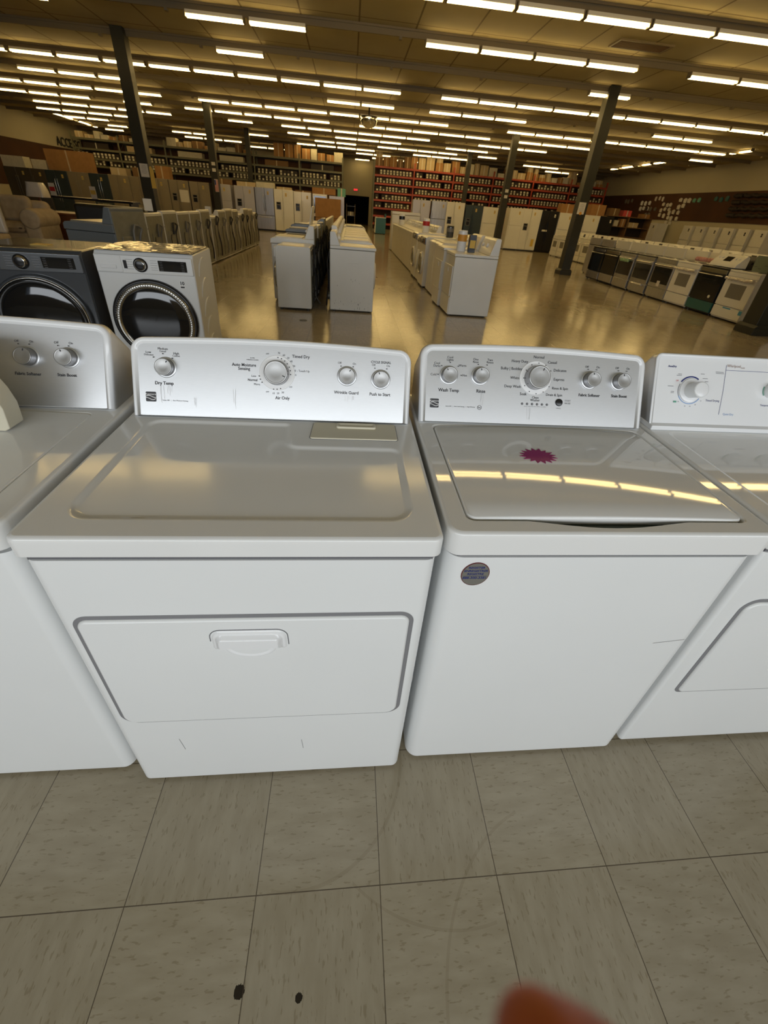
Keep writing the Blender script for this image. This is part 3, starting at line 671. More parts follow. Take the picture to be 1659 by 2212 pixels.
lettering(R, O, c, [('START', 0.4351, 0.0726, 0.0047), ('PAUSE', 0.4353, 0.0651, 0.0047), ('CANCEL', 0.4086, 0.05, 0.0029), ('SENSING  WASH  RINSE  SPIN  COMPLETE  LID LOCKED', 0.3367, 0.0526, 0.0020)], 'print_light')
emblem(R, O, c, .040, .052)
m = M(); m.lathe(c.at(.1715, .044, .0018), c.N, [(.0062, 0), (.0062, .0006), (.0053, .0006), (.0053, 0)], 24); text_mesh(m, 'he', lambda a, b: c.at(.1715+a, .044+b, .0022), .007); m.build('efficiency_mark', 'print', R, O)
for (u, v, r, h, a, g) in ((.078, .131, .0225, .020, -.55, 0), (.1690, .133, .0225, .020, -.2, 0), (.3325, .134, .034, .030, .45, 1), (.498, .135, .0225, .024, -.1, 0), (.590, .135, .0225, .024, -.1, 0)): knob(R, O, c, u, v, r, h, a, g)
m = M(); m.lathe(c.at(.4085, .067, .001), c.N, [(.0105, 0), (.0105, .003), (.009, .0042), (.0, .0045)], 24); m.build('start_button', 'black', R, O)
for i in range(6):
    m = M(); m.lathe(c.at(.2975+.0150*i, .0595, .001), c.N, [(.0033, 0), (.0033, .001), (.0020, .0013), (0, .0013)], 14, mats=[1, 1, 0]); m.build('indicator_light', ['print_light', 'print'], R, O)
smudges(R, O, c, [(.178, .085, .04), (.318, .05, .04)], 5)
# round sticker on the cabinet front
t = M(); cc = (1.3815, YW-.0012, .8185); tilt = math.radians(0)
ring = lambda s: [(cc[0]+.0300*s*math.cos(w), cc[1], cc[2]+.0330*s*math.sin(w)) for w in [2*pi*k/40 for k in range(40)]]
t.loops([[(a, b+.0011, z) for a, b, z in ring(1)], ring(1)], cap1=True, smooth=False); sk = t.build('registration_sticker', 'maroon', R, O); sk['label'] = 'round grey registration sticker'
t = M(); t.fill([(a, b-.0004, z) for a, b, z in ring(.95)]); t.build('sticker_face', 'sticker', sk, O)
t = M()
for s, dz, h in (('REGISTER', .019, .0056), ('ENREGISTRER', .010, .0056), ('REGISTRE', .001, .0056), ('888-300-3381', -.010, .0062)):
    text_mesh(t, s, lambda a, b: (cc[0]+a*1.05+b*.12, YW-.0020, cc[2]+dz+b), h/.7*.98, bold=.0002)
t.box(cc[0]-.024, cc[0]+.024, YW-.0020, YW-.0018, cc[2]-.0050, cc[2]-.0045); t.build('sticker_lettering', 'navy', sk, O)
# --- left neighbour washer
R, O = machine_root('top_load_washer', .17, .6, 'white top-load washer cut by the left edge, a cream plastic piece on its lid', 'washing machine')
x0 = -.18; YL = .288
cabinet(R, O, x0+.004, x0+.698, YL, .95, .012, .865, r=.03)
m = M(); m.box(x0+.025, x0+.67, YL+.005, .94, .863, .880); m.build('top_shade_strip', 'seam', R, O)  # dark strip for the shade below this top
def lout(i):
    return rpoly([(x0+.05, .31), (x0+.650, .31), (x0+.640, .732), (x0+.06, .732)], .02, 6, i)
deck(R, O, x0-.002, x0+.704, YL-.014, .95, .937, .879, lout, [(.002, -.0005), (.005, -.003), (.0065, -.012), (.007, -.020)], 'enamel_worn', r=.03)
m = M(); lid_mesh(m, x0+.057, x0+.642, .318, .725, .9375, .0035); m.build('lid', 'enamel_worn', R, O)
c = Con(x0, .70, .75, .82, 1.10, .213, arch=.010)
console(R, O, c, .010, .682, 'plastic_white', inset=.018)
m = M(); m.box(x0+.02, x0+.67, .755, .92, .937, .941); m.build('console_shadow_gap', 'gap', R, O)
lettering(R, O, c, [('Off', 0.459, 0.1626, 0.0057), ('On', 0.4935, 0.1628, 0.0057), ('Off', 0.552, 0.1632, 0.0057), ('On', 0.5866, 0.1632, 0.0057)]+[('.', a, b, 0) for a, b in ((.4639, .1556), (.4893, .1558), (.5565, .156), (.5818, .1559))])
lettering(R, O, c, [('Fabric Softener', 0.4793, 0.0822, 0.0076), ('Stain Boost', 0.5719, 0.0829, 0.0076)], bold=.018)
for (u, v, r, h, a) in ((.078, .13, .0225, .022, -.5), (.17, .13, .0225, .022, 0), (.484, .125, .0225, .024, .25), (.579, .127, .0225, .024, -.3)): knob(R, O, c, u, v, r, h, a)
knob(R, O, c, .33, .135, .034, .03, .4, True)
# cream plastic piece leaning on that lid
t = thing('plastic_housing', (.24, .63, .9415), 0, 'cream plastic piece with a curved edge on the left washer lid', 'plastic piece')
m = M(); prof = [(-.17, 0), (.088, 0), (.100, .006), (.104, .055), (.097, .09), (.083, .125), (.064, .155), (.036, .182), (.0, .200), (-.06, .210), (-.17, .210)]
m.prism(prof, -.022, .028, 'y'); m.build('shell', 'plastic_cream', t, bevel=.003)
m = M(); m.box(-.17, .055, -.030, -.024, .0, .022); m.build('blue_label', 'bluefilm', t)
# --- right neighbour dryer
R, O = machine_root('laundry_dryer', 2.39, .6, 'all-white dryer cut by the right edge with a tall white dial and blue arcs', 'dryer')
x0 = 2.02; YR = .290
cabinet(R, O, x0+.004, x0+.740, YR, .95, .022, .866, 'enamel', r=.012)
m = M(); m.box(x0+.012, x0+.73, YR+.004, .94, .864, .880); m.build('top_shade_strip', 'seam', R, O)  # shadow line under the top, given by a dark strip
deck(R, O, x0-.006, x0+.746, YR-.012, .95, .937, .879, lambda i: rpoly([(x0+.045, .335), (x0+.70, .335), (x0+.70, .735), (x0+.045, .735)], .03, 6, i),
     [(.004, -.0006), (.010, -.003), (.014, -.0040)], 'enamel_gloss', r=.02)
front_door(R, O, x0+.066, x0+.70, .318, .704, YR, [.012, .012, .035, .035])
c = Con(x0, .74, .755, .83, 1.10, .216, arch=0, rad=.016)
console(R, O, c, .004, .745, 'plastic_white', inset=.010, panel=None)
m = M(); m.fill([tuple(c.at(u, v, .0010)) for u, v in c.outline(.0105, .002)]); m.build('console_panel', 'plastic_white', R, O)
m = M(); m.box(x0+.001, x0+.75, .738, .92, .9372, .952); m.build('console_foot_strip', 'plastic_white', R, O, bevel=.003)
dc = (.1255, .113)
def arc(R, O, c, r0, r1, a0, a1, mt, name, n=.002):
    m = M(); K = 28
    for k in range(K):
        w0, w1 = math.radians(a0+(a1-a0)*k/K), math.radians(a0+(a1-a0)*(k+1)/K)
        f = lambda w, r: c.at(dc[0]+r*math.cos(w), dc[1]+r*math.sin(w), n)
        s = min(1, (k+1)/K*1.0); ra = r0+(r1-r0)*(1-s)*0
        m.add([f(w0, r0), f(w0, r1), f(w1, r1), f(w1, r0)], [(0, 1, 2, 3)])
    return m.build(name, mt, R, O)
arc(R, O, c, .0385, .0425, 55, 143, 'navy', 'dial_arc'); arc(R, O, c, .0385, .0405, 152, 205, 'print_light', 'dial_arc'); arc(R, O, c, .0385, .0410, 205, 325, 'skyblue', 'dial_arc')
m = M(); ct = c.at(*dc, .001)
m.lathe(ct, c.N, [(.036, 0), (.036, .003), (.0345, .0045), (.022, .0045)], 48); m.build('dial_skirt', 'plastic_white', R, O)
m = M(); m.lathe(ct, c.N, [(.023, .004), (.0225, .012), (.0225, .034), (.0235, .040), (.0225, .043), (.0195, .0442), (.0, .0450)], 40, mats=[0, 0, 0, 0, 0, 1]); kb = m.build('timer_dial', ['enamel', 'plastic_white'], R, O)
m = M(); m.box(-.001, .001, 0, .001, 0, .001); m2 = M(); p0 = c.at(dc[0]-.028, dc[1]+.008, .0062)
m2.add([c.at(dc[0]-.031, dc[1]+.0100, .0052), c.at(dc[0]-.024, dc[1]+.0050, .0052), c.at(dc[0]-.025, dc[1]+.0085, .0052)], [(0, 1, 2)]); m2.build('pointer_mark', 'hosegrey', R, O)
lettering(R, O, c, [('AccuDry', .0583, .1815, .0055)], 'navy', bold=.03)
lettering(R, O, c, [('Temperature', .3876, .0774, .0058), ('Timed Drying', .2036, .0851, .0062)], 'navy')
lettering(R, O, c, [('Quiet Dry', .2625, .0456, .0064)], 'skyblue'); lettering(R, O, c, [('Whirlpool', .2599, .1907, .0082), ('Gold', .2898, .1867, .0050)], 'bronze'); lettering(R, O, c, [('Off', .0789, .1401, .0048)], 'red_print')
lettering(R, O, c, [('40', .0905, .0784, .0035), ('30', .114, .0655, .0035), ('50', .131, .0655, .0035), ('20', .148, .071, .0035), ('10', .164, .083, .0035)], 'print_light')
m = M(); P = lambda u, v, n=.0022: c.at(u, v, n)
for u, v, l in ((.086, .160, .012), (.160, .163, .012), (.170, .150, .016), (.176, .141, .010), (.060, .1235, .018), (.068, .108, .010), (.215, .171, .026), (.217, .167, .026), (.084, .156, .016), (.068, .104, .010)):
    m.add([P(u-l/2, v-.0008), P(u+l/2, v-.0008), P(u+l/2, v+.0008), P(u-l/2, v+.0008)], [(0, 1, 2, 3)])
m.build('small_print', 'print_light', R, O); m = M()
m.add([P(.2343, .1924), P(.2353, .1924), P(.2353, .115), P(.2343, .115)], [(3, 2, 1, 0)]); m.add([P(.2343, .115), P(.2353, .115), P(.231, .0442), P(.230, .0442)], [(3, 2, 1, 0)])
m.add([P(.2353, .1782), P(.2353, .1772), P(.70, .1772), P(.70, .1782)], [(0, 1, 2, 3)]); m.build('panel_lines', 'navy', R, O)
m = M(); m.add([P(.0745, .0752), P(.0845, .0752), P(.0845, .0806), P(.0745, .0806)], [(0, 1, 2, 3)]); m.build('green_badge', 'green_print', R, O)
for du in (.395, .52, .645):
    dc = (du, .122); arc(R, O, c, .0235, .0265, 150, 215, 'green_print', 'dial_arc')
    m = M(); m.lathe(c.at(*dc, .001), c.N, [(.0225, 0), (.022, .016), (.018, .030), (.016, .032), (0, .0325)], 36); m.build('selector_knob', 'plastic_white', R, O)
# --- blurred fingertip close to the viewer
def skin_chain(name, pts, rad, mt, parent=None, sub=2):
    me = bpy.data.meshes.new(name); me.from_pydata(pts, [(i, i+1) for i in range(len(pts)-1)], []); me.materials.append(X[mt])
    o = bpy.data.objects.new(name, me); COL.objects.link(o)
    s = o.modifiers.new('skin', 'SKIN'); s.use_smooth_shade = True
    for i, r in enumerate(rad): me.skin_vertices[0].data[i].radius = (r, r)
    me.skin_vertices[0].data[len(pts)-1].use_root = True
    o.modifiers.new('sub', 'SUBSURF').render_levels = sub
    if parent: o.parent = parent
    return o
tip, k1, k2, k3 = [Vector(p) for p in ((1.1274, -0.3044, 1.3732), (1.1389, -0.3083, 1.3583), (1.1720, -0.3204, 1.3087), (1.2466, -0.3431, 1.2338))]
t = thing('finger', tuple(k3), 0, 'out-of-focus orange fingertip at the bottom edge of the frame', 'finger')
skin_chain('finger_skin', [tuple(p-k3) for p in (tip, tip*.45+k1*.55, k1, k1*.5+k2*.5, k2, k3)], [.0042, .0058, .0066, .0072, .0078, .0085], 'skin', t)
#@@MID
# ------------------------------------------------------------------ machines of the show floor (own frame: front faces -Y, base centre at the origin)
def sbox(n, parent, mt, x0, x1, y0, y1, z0, z1, bv=.006):
    m = M(); m.box(x0, x1, y0, y1, z0, z1); return m.build(n, mt, parent, bevel=bv)
def feet(t, w, d, h=.02):
    for sx in (-1, 1):
        for sy in (-1, 1):
            m = M(); m.cyl((sx*(w/2-.05), sy*(d/2-.06), 0), (0, 0, 1), .02, h, 10); m.build('levelling_foot', 'black', t)
def hose_path(x, y, h, rnd, loop=.1):
    pts = []
    for k in range(13):
        f = k/12; pts.append((x+loop*math.sin(f*pi)*.6+rnd.uniform(-.006, .006), y+.03+.02*math.sin(f*9), .12+(h-.12)*math.sin(f*pi*.5)))
    pts += [(x+.06, y+.03, h+.035), (x+.13, y+.03, h+.04), (x+.17, y+.03, h-.03), (x+.18, y+.03, h-.14)]
    return pts
def back_side(t, w, d, h, rnd, hose='rubber', hc=.0):
    yb = d/2
    sbox('back_panel', t, 'galv', -w/2+.015, w/2-.015, yb-.004, yb+.006, .05, h-.05 if not hc else h+hc-.045, .002)
    m = M(); m.box(-w/2+.12, w/2-.12, yb+.006, yb+.016, h*.55, h*.86)
    for i in range(5): m.box(-.1, .1, yb+.006, yb+.014, .18+i*.05, .2+i*.05)
    m.build('access_cover', 'galv', t, bevel=.003)
    m = M(); m.tube(hose_path(-w*.25, yb, h*.95, rnd), .016, 8); m.build('drain_hose', hose, t)
    m = M(); m.tube([(w*.2+rnd.uniform(-.02, .02)+.05*math.sin(k*.9), yb+.02+.01*math.sin(k), h*.8-k*h*.075) for k in range(10)], .006, 6); m.build('power_cord', 'rubber', t)
def slanted_console(t, w, d, h, body, hc, face='plastic_white', lean=.07, depth=.15, knobs=3, name='console', knobm='plastic_white', graphics=True):
    y1 = d/2; y0 = y1-depth
    m = M(); m.prism([(y0, h), (y1, h), (y1, h+hc-.01), (y1-.012, h+hc), (y0+lean+.012, h+hc), (y0+lean, h+hc-.008)], -w/2+.004, w/2-.004, 'x'); o = m.build(name, body, t, bevel=.008)
    nrm = Vector((0, -hc, lean)).normalized(); dv = Vector((0, lean, hc)).normalized(); P = Vector((0, y0, h))
    m = M(); q = [P+dv*a+Vector((b, 0, 0))+nrm*.0015 for a, b in ((.02, -w/2+.03), (.02, w/2-.03), (hc-.02, w/2-.03), (hc-.02, -w/2+.03))]; m.add(q, [(0, 1, 2, 3)]); m.build('console_face', face, t)
    for i in range(knobs):
        u = (-.32, .05, .3, -.12)[i]*w; r = (.028, .034, .022, .02)[i]
        m = M(); m.cyl(P+dv*hc*.55+Vector((u, 0, 0))+nrm*.001, nrm, r, .028, 18, r2=r*.85); m.build('selector_knob', knobm, t)
    if graphics:
        m = M()
        for i in range(knobs):
            u = (-.32, .05, .3, -.12)[i]*w
            for s in range(5): m.add([P+dv*(hc*.55+a)+Vector((u+b, 0, 0))+nrm*.0028 for a, b in ((.04+s*.002, -.03+s*.015), (.04+s*.002, -.022+s*.015), (.045+s*.002, -.022+s*.015), (.045+s*.002, -.03+s*.015))], [(0, 3, 2, 1)])
        m.build('printed_marks', 'print_light', t)
    return o
def mk_toploader(body='white_old', w=.69, d=.68, h=.92, hc=.18, seed=0, hose='rubber', face=None, lid='closed', lidmat=None, thick=.06):
    rnd = random.Random(seed); t = thing('top_load_washer', (0, 0, 0), 0, 'x', 'washing machine')
    sbox('cabinet', t, body, -w/2, w/2, -d/2+.008, d/2, .02, h-thick, .012); feet(t, w, d)
    m = M(); m.prism([(-d/2-.006, h-thick+.004), (d/2, h-thick+.004), (d/2, h), (-d/2+.10, h), (-d/2+.03, h-.008), (-d/2, h-.028)], -w/2-.004, w/2+.004, 'x'); m.build('top_panel', body, t, bevel=.008)
    m = M(); L = [[(a, b, z) for a, b in rpoly([(-w/2+.05, -d/2+.06), (w/2-.05, -d/2+.06), (w/2-.05, d/2-.19), (-w/2+.05, d/2-.19)], .03, 5, i)] for i, z in ((0, h-.001), (0, h+.008), (.006, h+.012))]
    if lid == 'closed': m.loops(L, cap1=True); m.build('lid', lidmat or body, t)
    else:
        m.loops([[(a, d/2-.19+.01*(z_-h)/.01+.12*(b+d/2)/d, h+.02+(b+d/2-.06)) for a, b, z_ in l] for l in L], cap0=True, cap1=True); m.build('lid', lidmat or body, t)
        sbox('wash_opening', t, 'gap', -w/2+.1, w/2-.1, -d/2+.1, d/2-.22, h-.002, h+.002, .001)
    slanted_console(t, w, d, h, body, hc, face or 'plastic_white', knobs=3)
    back_side(t, w, d, h, rnd, hose, hc)
    return t
def mk_dryer(body='white_old', w=.69, d=.68, h=.92, hc=.18, seed=0, door='panel', drawer=True, mt='galv'):
    rnd = random.Random(seed); t = thing('laundry_dryer', (0, 0, 0), 0, 'x', 'dryer')
    sbox('cabinet', t, body, -w/2, w/2, -d/2+.008, d/2, .02, h-.045, .01); feet(t, w, d)
    sbox('top_panel', t, body, -w/2-.002, w/2+.002, -d/2-.004, d/2, h-.04, h, .008)
    slanted_console(t, w, d, h, body, hc, 'plastic_white', knobs=2)
    if door == 'panel':
        q = sbox('door', t, body, -w/2+.03, w/2-.03, -d/2-.008, -d/2+.01, .30, .74, .006)
        sbox('door_pull', q, 'plastic_white', -.05, .05, -d/2-.014, -d/2-.006, .64, .70, .003)
        sbox('toe_panel', t, body, -w/2+.012, w/2-.012, -d/2-.003, -d/2+.01, .03, .285, .003)
    else:
        m = M(); m.lathe((0, -d/2+.008, .50), (0, -1, 0), [(.20, 0), (.20, .02), (.185, .03), (.0, .032)], 32); m.build('door', body, t)
    m = M(); m.cyl((.1, d/2, .15), (0, 1, 0), .055, .06, 18); m.build('vent_collar', mt, t)
    sbox('back_panel', t, 'galv', -w/2+.02, w/2-.02, d/2-.004, d/2+.006, .05, h-.05, .002)
    m = M(); m.tube([(-w*.2, d/2+.02, h-.1), (-w*.2, d/2+.05, h-.25), (-w*.23, d/2+.03, .4), (-w*.18, d/2+.06, .14), (-w*.1, d/2+.07, .03)], .011, 8); m.build('power_cord', 'rubber', t)
    return t
def mk_frontloader(body='white_old', w=.69, d=.70, h=.97, seed=0, ring='chrome', panel=None, dark=True, hose='rubber', r=.235, full=False, rim=False):
    rnd = random.Random(seed); t = thing('front_load_washer', (0, 0, 0), 0, 'x', 'washing machine')
    m = M(); m.prism([(-d/2+.012, .03), (d/2, .03), (d/2, h-.012), (d/2-.02, h), (-d/2+.045, h), (-d/2+.012, h-.03)], -w/2, w/2, 'x'); m.build('cabinet', body, t, bevel=.014, seg=3); feet(t, w, d, .03)
    zc = .46 if not full else .475
    for k, (rr, y, mt, nm) in enumerate(((r*1.12, .012, ('graphite' if rim else 'black') if full else body, 'door_surround'),)):
        q = M(); q.lathe((0, -d/2+.012, zc), (0, -1, 0), [(r*1.075, 0), (r*1.075, .020), (r*1.05, .030), (r*1.0, .034), (r*.99, .026)], 56); ds = q.build(nm, mt, t)
    q = M(); q.lathe((0, -d/2+.012, zc), (0, -1, 0), [(r*1.0, .020), (r*.985, .042), (r*.93, .048), (r*.86, .044), (r*.84, .030)], 56); dr = q.build('door_ring', ring, t)
    q = M(); q.lathe((0, -d/2+.012, zc), (0, -1, 0), [(r*.86, .030), (r*.84, .040), (r*.6, .052), (r*.3, .058), (0, .060)], 48); gl = q.build('door_glass', 'blackglass' if dark else 'plastic_white', t)
    if rim:
        q = M(); q.lathe((0, -d/2+.012, zc), (0, -1, 0), [(r*1.02, .030), (r*1.005, .044), (r*.985, .0425)], 64); q.build('gold_rim', 'chrome', dr)
    elif full:
        q = M()
        for k in range(96):
            a = 2*pi*k/96
            if -2.2 < ((a+pi) % (2*pi))-pi-pi/2 < 2.2:
                c0 = Vector((math.cos(a), 0, math.sin(a))); tt = Vector((-math.sin(a), 0, math.cos(a)))
                y = -d/2+.012-.0485
                P = [Vector((0, y, zc))+c0*r*.975+tt*.003, Vector((0, y, zc))+c0*r*.975-tt*.003, Vector((0, y+.0005, zc))+c0*r*.875-tt*.003, Vector((0, y+.0005, zc))+c0*r*.875+tt*.003]
                q.add(P, [(3, 2, 1, 0)])
        q.build('ring_ribs', 'hosegrey', dr)
    pz0, pz1 = h-.155, h-.025
    sbox('control_panel', t, panel or body, -w/2+.008, w/2-.008, -d/2-.004, -d/2+.03, pz0, pz1, .006)
    y = -d/2-.004; zc2 = (pz0+pz1)/2
    m = M(); m.lathe((-.03, y, zc2), (0, -1, 0), [(.052, 0), (.052, .006), (.043, .008), (.040, .024), (.033, .030), (0, .030)], 36, mats=[1, 1, 0, 0, 1]); m.build('program_dial', ['chrome', 'black'], t)
    m = M(); m.box(w*.14, w*.43, y-.003, y+.001, zc2-.038, zc2+.040); dp = m.build('display_panel', 'blackglass' if full or dark else 'hosegrey', t, bevel=.002)
    m = M()
    for i in range(6):
        m.box(w*.155, w*.155+.022, y-.0042, y-.003, zc2-.032+i*.012, zc2-.0305+i*.012); m.box(w*.375, w*.375+.022, y-.0042, y-.003, zc2-.032+i*.012, zc2-.0305+i*.012)
    m.build('display_marks', 'print_light', dp)
    q = sbox('detergent_drawer', t, body if panel is None else panel, -w/2+.012, -w/2+.20, y-.004, y+.02, pz0+.006, pz1-.006, .004)
    sbox('drawer_pull', q, 'plastic_white' if panel is None else 'black', -w/2+.045, -w/2+.16, y-.011, y-.003, zc2-.034, zc2-.008, .004)
    m = M()
    for i in range(5):
        for s in (-.135, .045): m.box(s, s+.05, y-.0008, y-.0001, zc2+.035-i*.017, zc2+.0372-i*.017)
    m.build('printed_marks', 'print_light', t)
    back_side(t, w, d, h, rnd, hose)
    return t
# pair beside the nearest row
GE = mk_frontloader('enamel', w=.735, d=.74, h=1.0, full=True, r=.310); GE.location = (-.555, 3.885, 0); GE.rotation_euler = (0, 0, .085)
GE['label'] = 'white front-load washer with a ribbed chrome door ring and black control display'; 
m = M(); y = -.37-.0055; m.lathe((-.325, y+.0008, .955), (0, -1, 0), [(.013, 0), (.013, .001), (0, .0012)], 24); bd = m.build('round_badge', 'graphite', GE)
m = M(); text_mesh(m, 'ge', lambda a, b: (-.325+a, y-.0008, .955+b), .016); m.build('badge_letters', 'white_print', bd)
m = M(); m.box(.235, .275, -.3595, -.358, .745, .805); st = m.build('energy_sticker', 'white_print', GE); 
m = M(); text_mesh(m, '10', lambda a, b: (.255+a, -.3598, .785+b), .036, bold=.0015); m.box(.24, .27, -.3598, -.3595, .750, .762); m.build('sticker_print', 'print', st)
m = M(); m.box(-.155, -.130, -.3765, -.372, .88, .94); m.build('power_button', 'black', GE, bevel=.004)
m = M()
for i in range(5):     # pressed ribs on the right side of the cabinet
    m.tube([(.3675, -.02+.20*math.cos(a), .14+.165*i+.15*math.sin(a)) for a in [pi*.95-k*pi*.55/12 for k in range(13)]], [.003+.007*math.sin(pi*k/12) for k in range(13)], 6)
m.build('pressed_side_ribs', 'enamel', GE)
m = M(); rnd = random.Random(9)
n = 22; vs = []; 
for j in range(n+1):
    for i in range(n+1): vs.append((-.36+.72*i/n, -.37+.74*j/n, 1.004+rnd.uniform(0, .009)))
m.add(vs, [(j*(n+1)+i, j*(n+1)+i+1, (j+1)*(n+1)+i+1, (j+1)*(n+1)+i) for j in range(n) for i in range(n)], 0, True)
o = m.build('crinkled_plastic_cover', 'wrap', GE)
DK = mk_frontloader('graphite', w=.76, d=.76, h=.99, full=True, r=.318, panel='graphite_panel', ring='blackglass', rim=True); DK.location = (-1.36, 3.74, 0); DK.rotation_euler = (0, 0, .12)
DK['label'] = 'dark grey front-load washer with a gold-rimmed black door'
m = M(); m.box(-.06, .06, -.12, -.02, .990, .9925); m.build('paper_slip', 'tagy', DK)
# rows of used machines
ROWN = {'A': 'row left of the centre aisle, fronts to the left', 'B': 'row beside the centre aisle, consoles at the left', 'C': 'long row right of the centre aisle', 'D': 'far left row, backs showing'}
def put(o, x, y, rz, label, grp): o.location = (x, y, 0); o.rotation_euler = (0, 0, rz); tag(o, label, None, grp); return o
GA, GB, GC, GD = 'washers and dryers in the left double row', 'washers and dryers in the right side of the double row', 'washers and dryers in the row right of the aisle', 'washers seen from behind at the left'
# A: faces left
o = put(mk_frontloader('white_old', w=.68, d=.52, h=.88, r=.2, seed=1), .285, 6.86, -pi/2, 'small white front-load washer with its grey cord hanging, nearest of the left double row', GA)
m = M(); m.tube([(-.20, .27, .62), (-.19, .29, .45), (-.17, .29, .3)]+[(-.20+.07*math.cos(a), .29, .22+.10*math.sin(a)) for a in [k*pi/7 for k in range(15)]]+[(-.16, .30, .12), (-.22, .36, .02)], .010, 8); m.build('looped_cord', 'hosegrey', o)
o = put(mk_toploader('white_old', seed=2, h=.93, hc=.19, thick=.09), .21, 7.58, -pi/2, 'white top-load washer with a sloped console, just behind the small front-load washer', GA)
o = put(mk_toploader('white_old', seed=3, lid='open'), .23, 8.29, -pi/2, 'white top-load washer with its lid standing open, third in the left double row', GA)
o = put(mk_toploader('greyblue', seed=4, h=.98, hc=.13, face='black'), .23, 9.25, -pi/2, 'dark grey top-load washer with a white card, behind the open-lidded washer', GA)
o = put(mk_toploader('greyblue', seed=5, h=1.03, hc=.13, face='graphite'), .24, 10.05, -pi/2, 'dark blue-grey top-load washer with light trim, fifth in the left double row', GA)
last = mk_dryer('white_old', seed=6)
for i in range(7):
    q = last if i == 0 else dup(last, (0, 0, 0), 0, 'x')

    put(q, .23, 10.9+i*.74, -pi/2, 'white dryer, %s beyond the dark washers in the left double row' % ORD[i], GA)
# B: faces right
o = put(mk_dryer('white_old', seed=11, door='round'), 1.165, 6.98, pi/2, 'white dryer with a scuffed side panel, nearest beside the centre aisle', GB)
m = M()    # pressed outline and scuffs on its near side (local -x side faces the viewer after turning)
def side_pt(a, b): return (-.3465, a, b)
m.tube([side_pt(a, b) for a, b in ((-.09, .68), (-.075, .70), (.06, .70), (.075, .685))], .003, 6); m.tube([side_pt(a, b) for a, b in ((-.10, .23), (-.085, .17), (-.06, .145), (.05, .145), (.075, .17), (.09, .21))], .003, 6)
m.build('pressed_outline', 'white_old', o)
m = M(); rr = random.Random(2)
for k in range(26):
    a, b = rr.uniform(-.28, .28), rr.choice([rr.uniform(.03, .16), rr.uniform(.03, .5)]); l = rr.uniform(.004, .03); w_ = rr.uniform(.001, .003); m.box(-.3462, -.3452, a, a+w_*2, b, b+l)
m.build('scuff_marks', 'hosegrey', o)
o = put(mk_toploader('white_old', seed=12, h=.95, lid='closed', hc=.2), 1.16, 7.70, pi/2, 'white top-load washer with a rounded top, second beside the centre aisle', GB)
kinds = [('white_old', .93, 'white'), ('white_old', .96, 'white'), ('white_old', .97, 'white'), ('white_old', .98, 'white')]
last = None
for i in range(8):
    y = 8.42+i*.735
    if i == 5: q = mk_toploader('white_old', seed=13, h=.98, lidmat='black', face='black')
    elif last is None: q = last = mk_toploader('white_old', seed=14+i, h=.955, hc=.2)
    else: q = dup(last, (0, 0, 0), 0, 'x')
    put(q, 1.16, y, pi/2, ('top-load washer with a black lid near the far end beside the aisle' if i == 5 else 'white top-load washer, %s behind the rounded-top one beside the aisle' % ORD[i]), GB)
# C: faces left toward the aisle
o = put(mk_dryer('white_old', seed=21, w=.70, d=.70, h=.925, hc=.24), 3.10, 7.16, -pi/2, 'white dryer at the near end of the right aisle row, black hose behind', GC)
m = M(); m.tube([(-.30, .40, .62), (-.30, .42, .5), (-.31, .41, .3), (-.30, .40, .12), (-.27, .42, .05)], .03, 10); m.build('thick_black_hose', 'rubber', o)
put(mk_dryer('white_old', seed=22, w=.62, d=.70, h=.95, hc=.22), 3.06, 7.84, -pi/2, 'narrow white dryer standing slightly forward, second in the right aisle row', GC)
o2 = mk_toploader('white_old', seed=23, w=.62, h=.97, hc=.15); put(o2, 3.12, 8.50, -pi/2, 'narrow white top-load washer, third in the right aisle row', GC)
q = dup(o2, (0, 0, 0), 0, 'x'); put(q, 3.12, 9.15, -pi/2, 'narrow white top-load washer, fourth in the right aisle row', GC)
fl = mk_frontloader('white_old', seed=24, w=.70, d=.74, h=1.0, r=.215, panel='graphite_panel'); put(fl, 3.08, 9.92, -pi/2, 'white front-load washer with a dark porthole, nearest front-loader of the right aisle row', GC)
fl2 = mk_frontloader('white_old', seed=25, w=.69, d=.72, h=.97, r=.2, dark=False, ring='plastic_white'); put(fl2, 3.10, 10.68, -pi/2, 'white front-load washer with a white-rimmed door, behind the dark-porthole washer', GC)
q = dup(fl, (0, 0, 0), 0, 'x'); put(q, 3.10, 11.42, -pi/2, 'white front-load washer with a dark porthole, third front-loader of the right aisle row', GC)
tl = mk_toploader('white_old', seed=26, h=.97)
for i in range(9):
    q = tl if i == 0 else dup(tl, (0, 0, 0), 0, 'x')
    put(q, 3.12, 12.16+i*.735, -pi/2, 'white top-load washer, %s beyond the front-loaders right of the aisle' % ORD[i], GC)
t = thing('chest_freezer', (3.3, 18.95, 0), 0, 'tall white chest freezer standing at the far end of the right aisle row', 'freezer')
sbox('cabinet', t, 'white_old', -.55, .55, -.3, .3, .03, 1.25, .02); sbox('lid', t, 'white_old', -.56, .56, -.31, .31, 1.26, 1.36, .02); sbox('base_rail', t, 'black', -.5, .5, -.28, .28, 0, .035, .002)
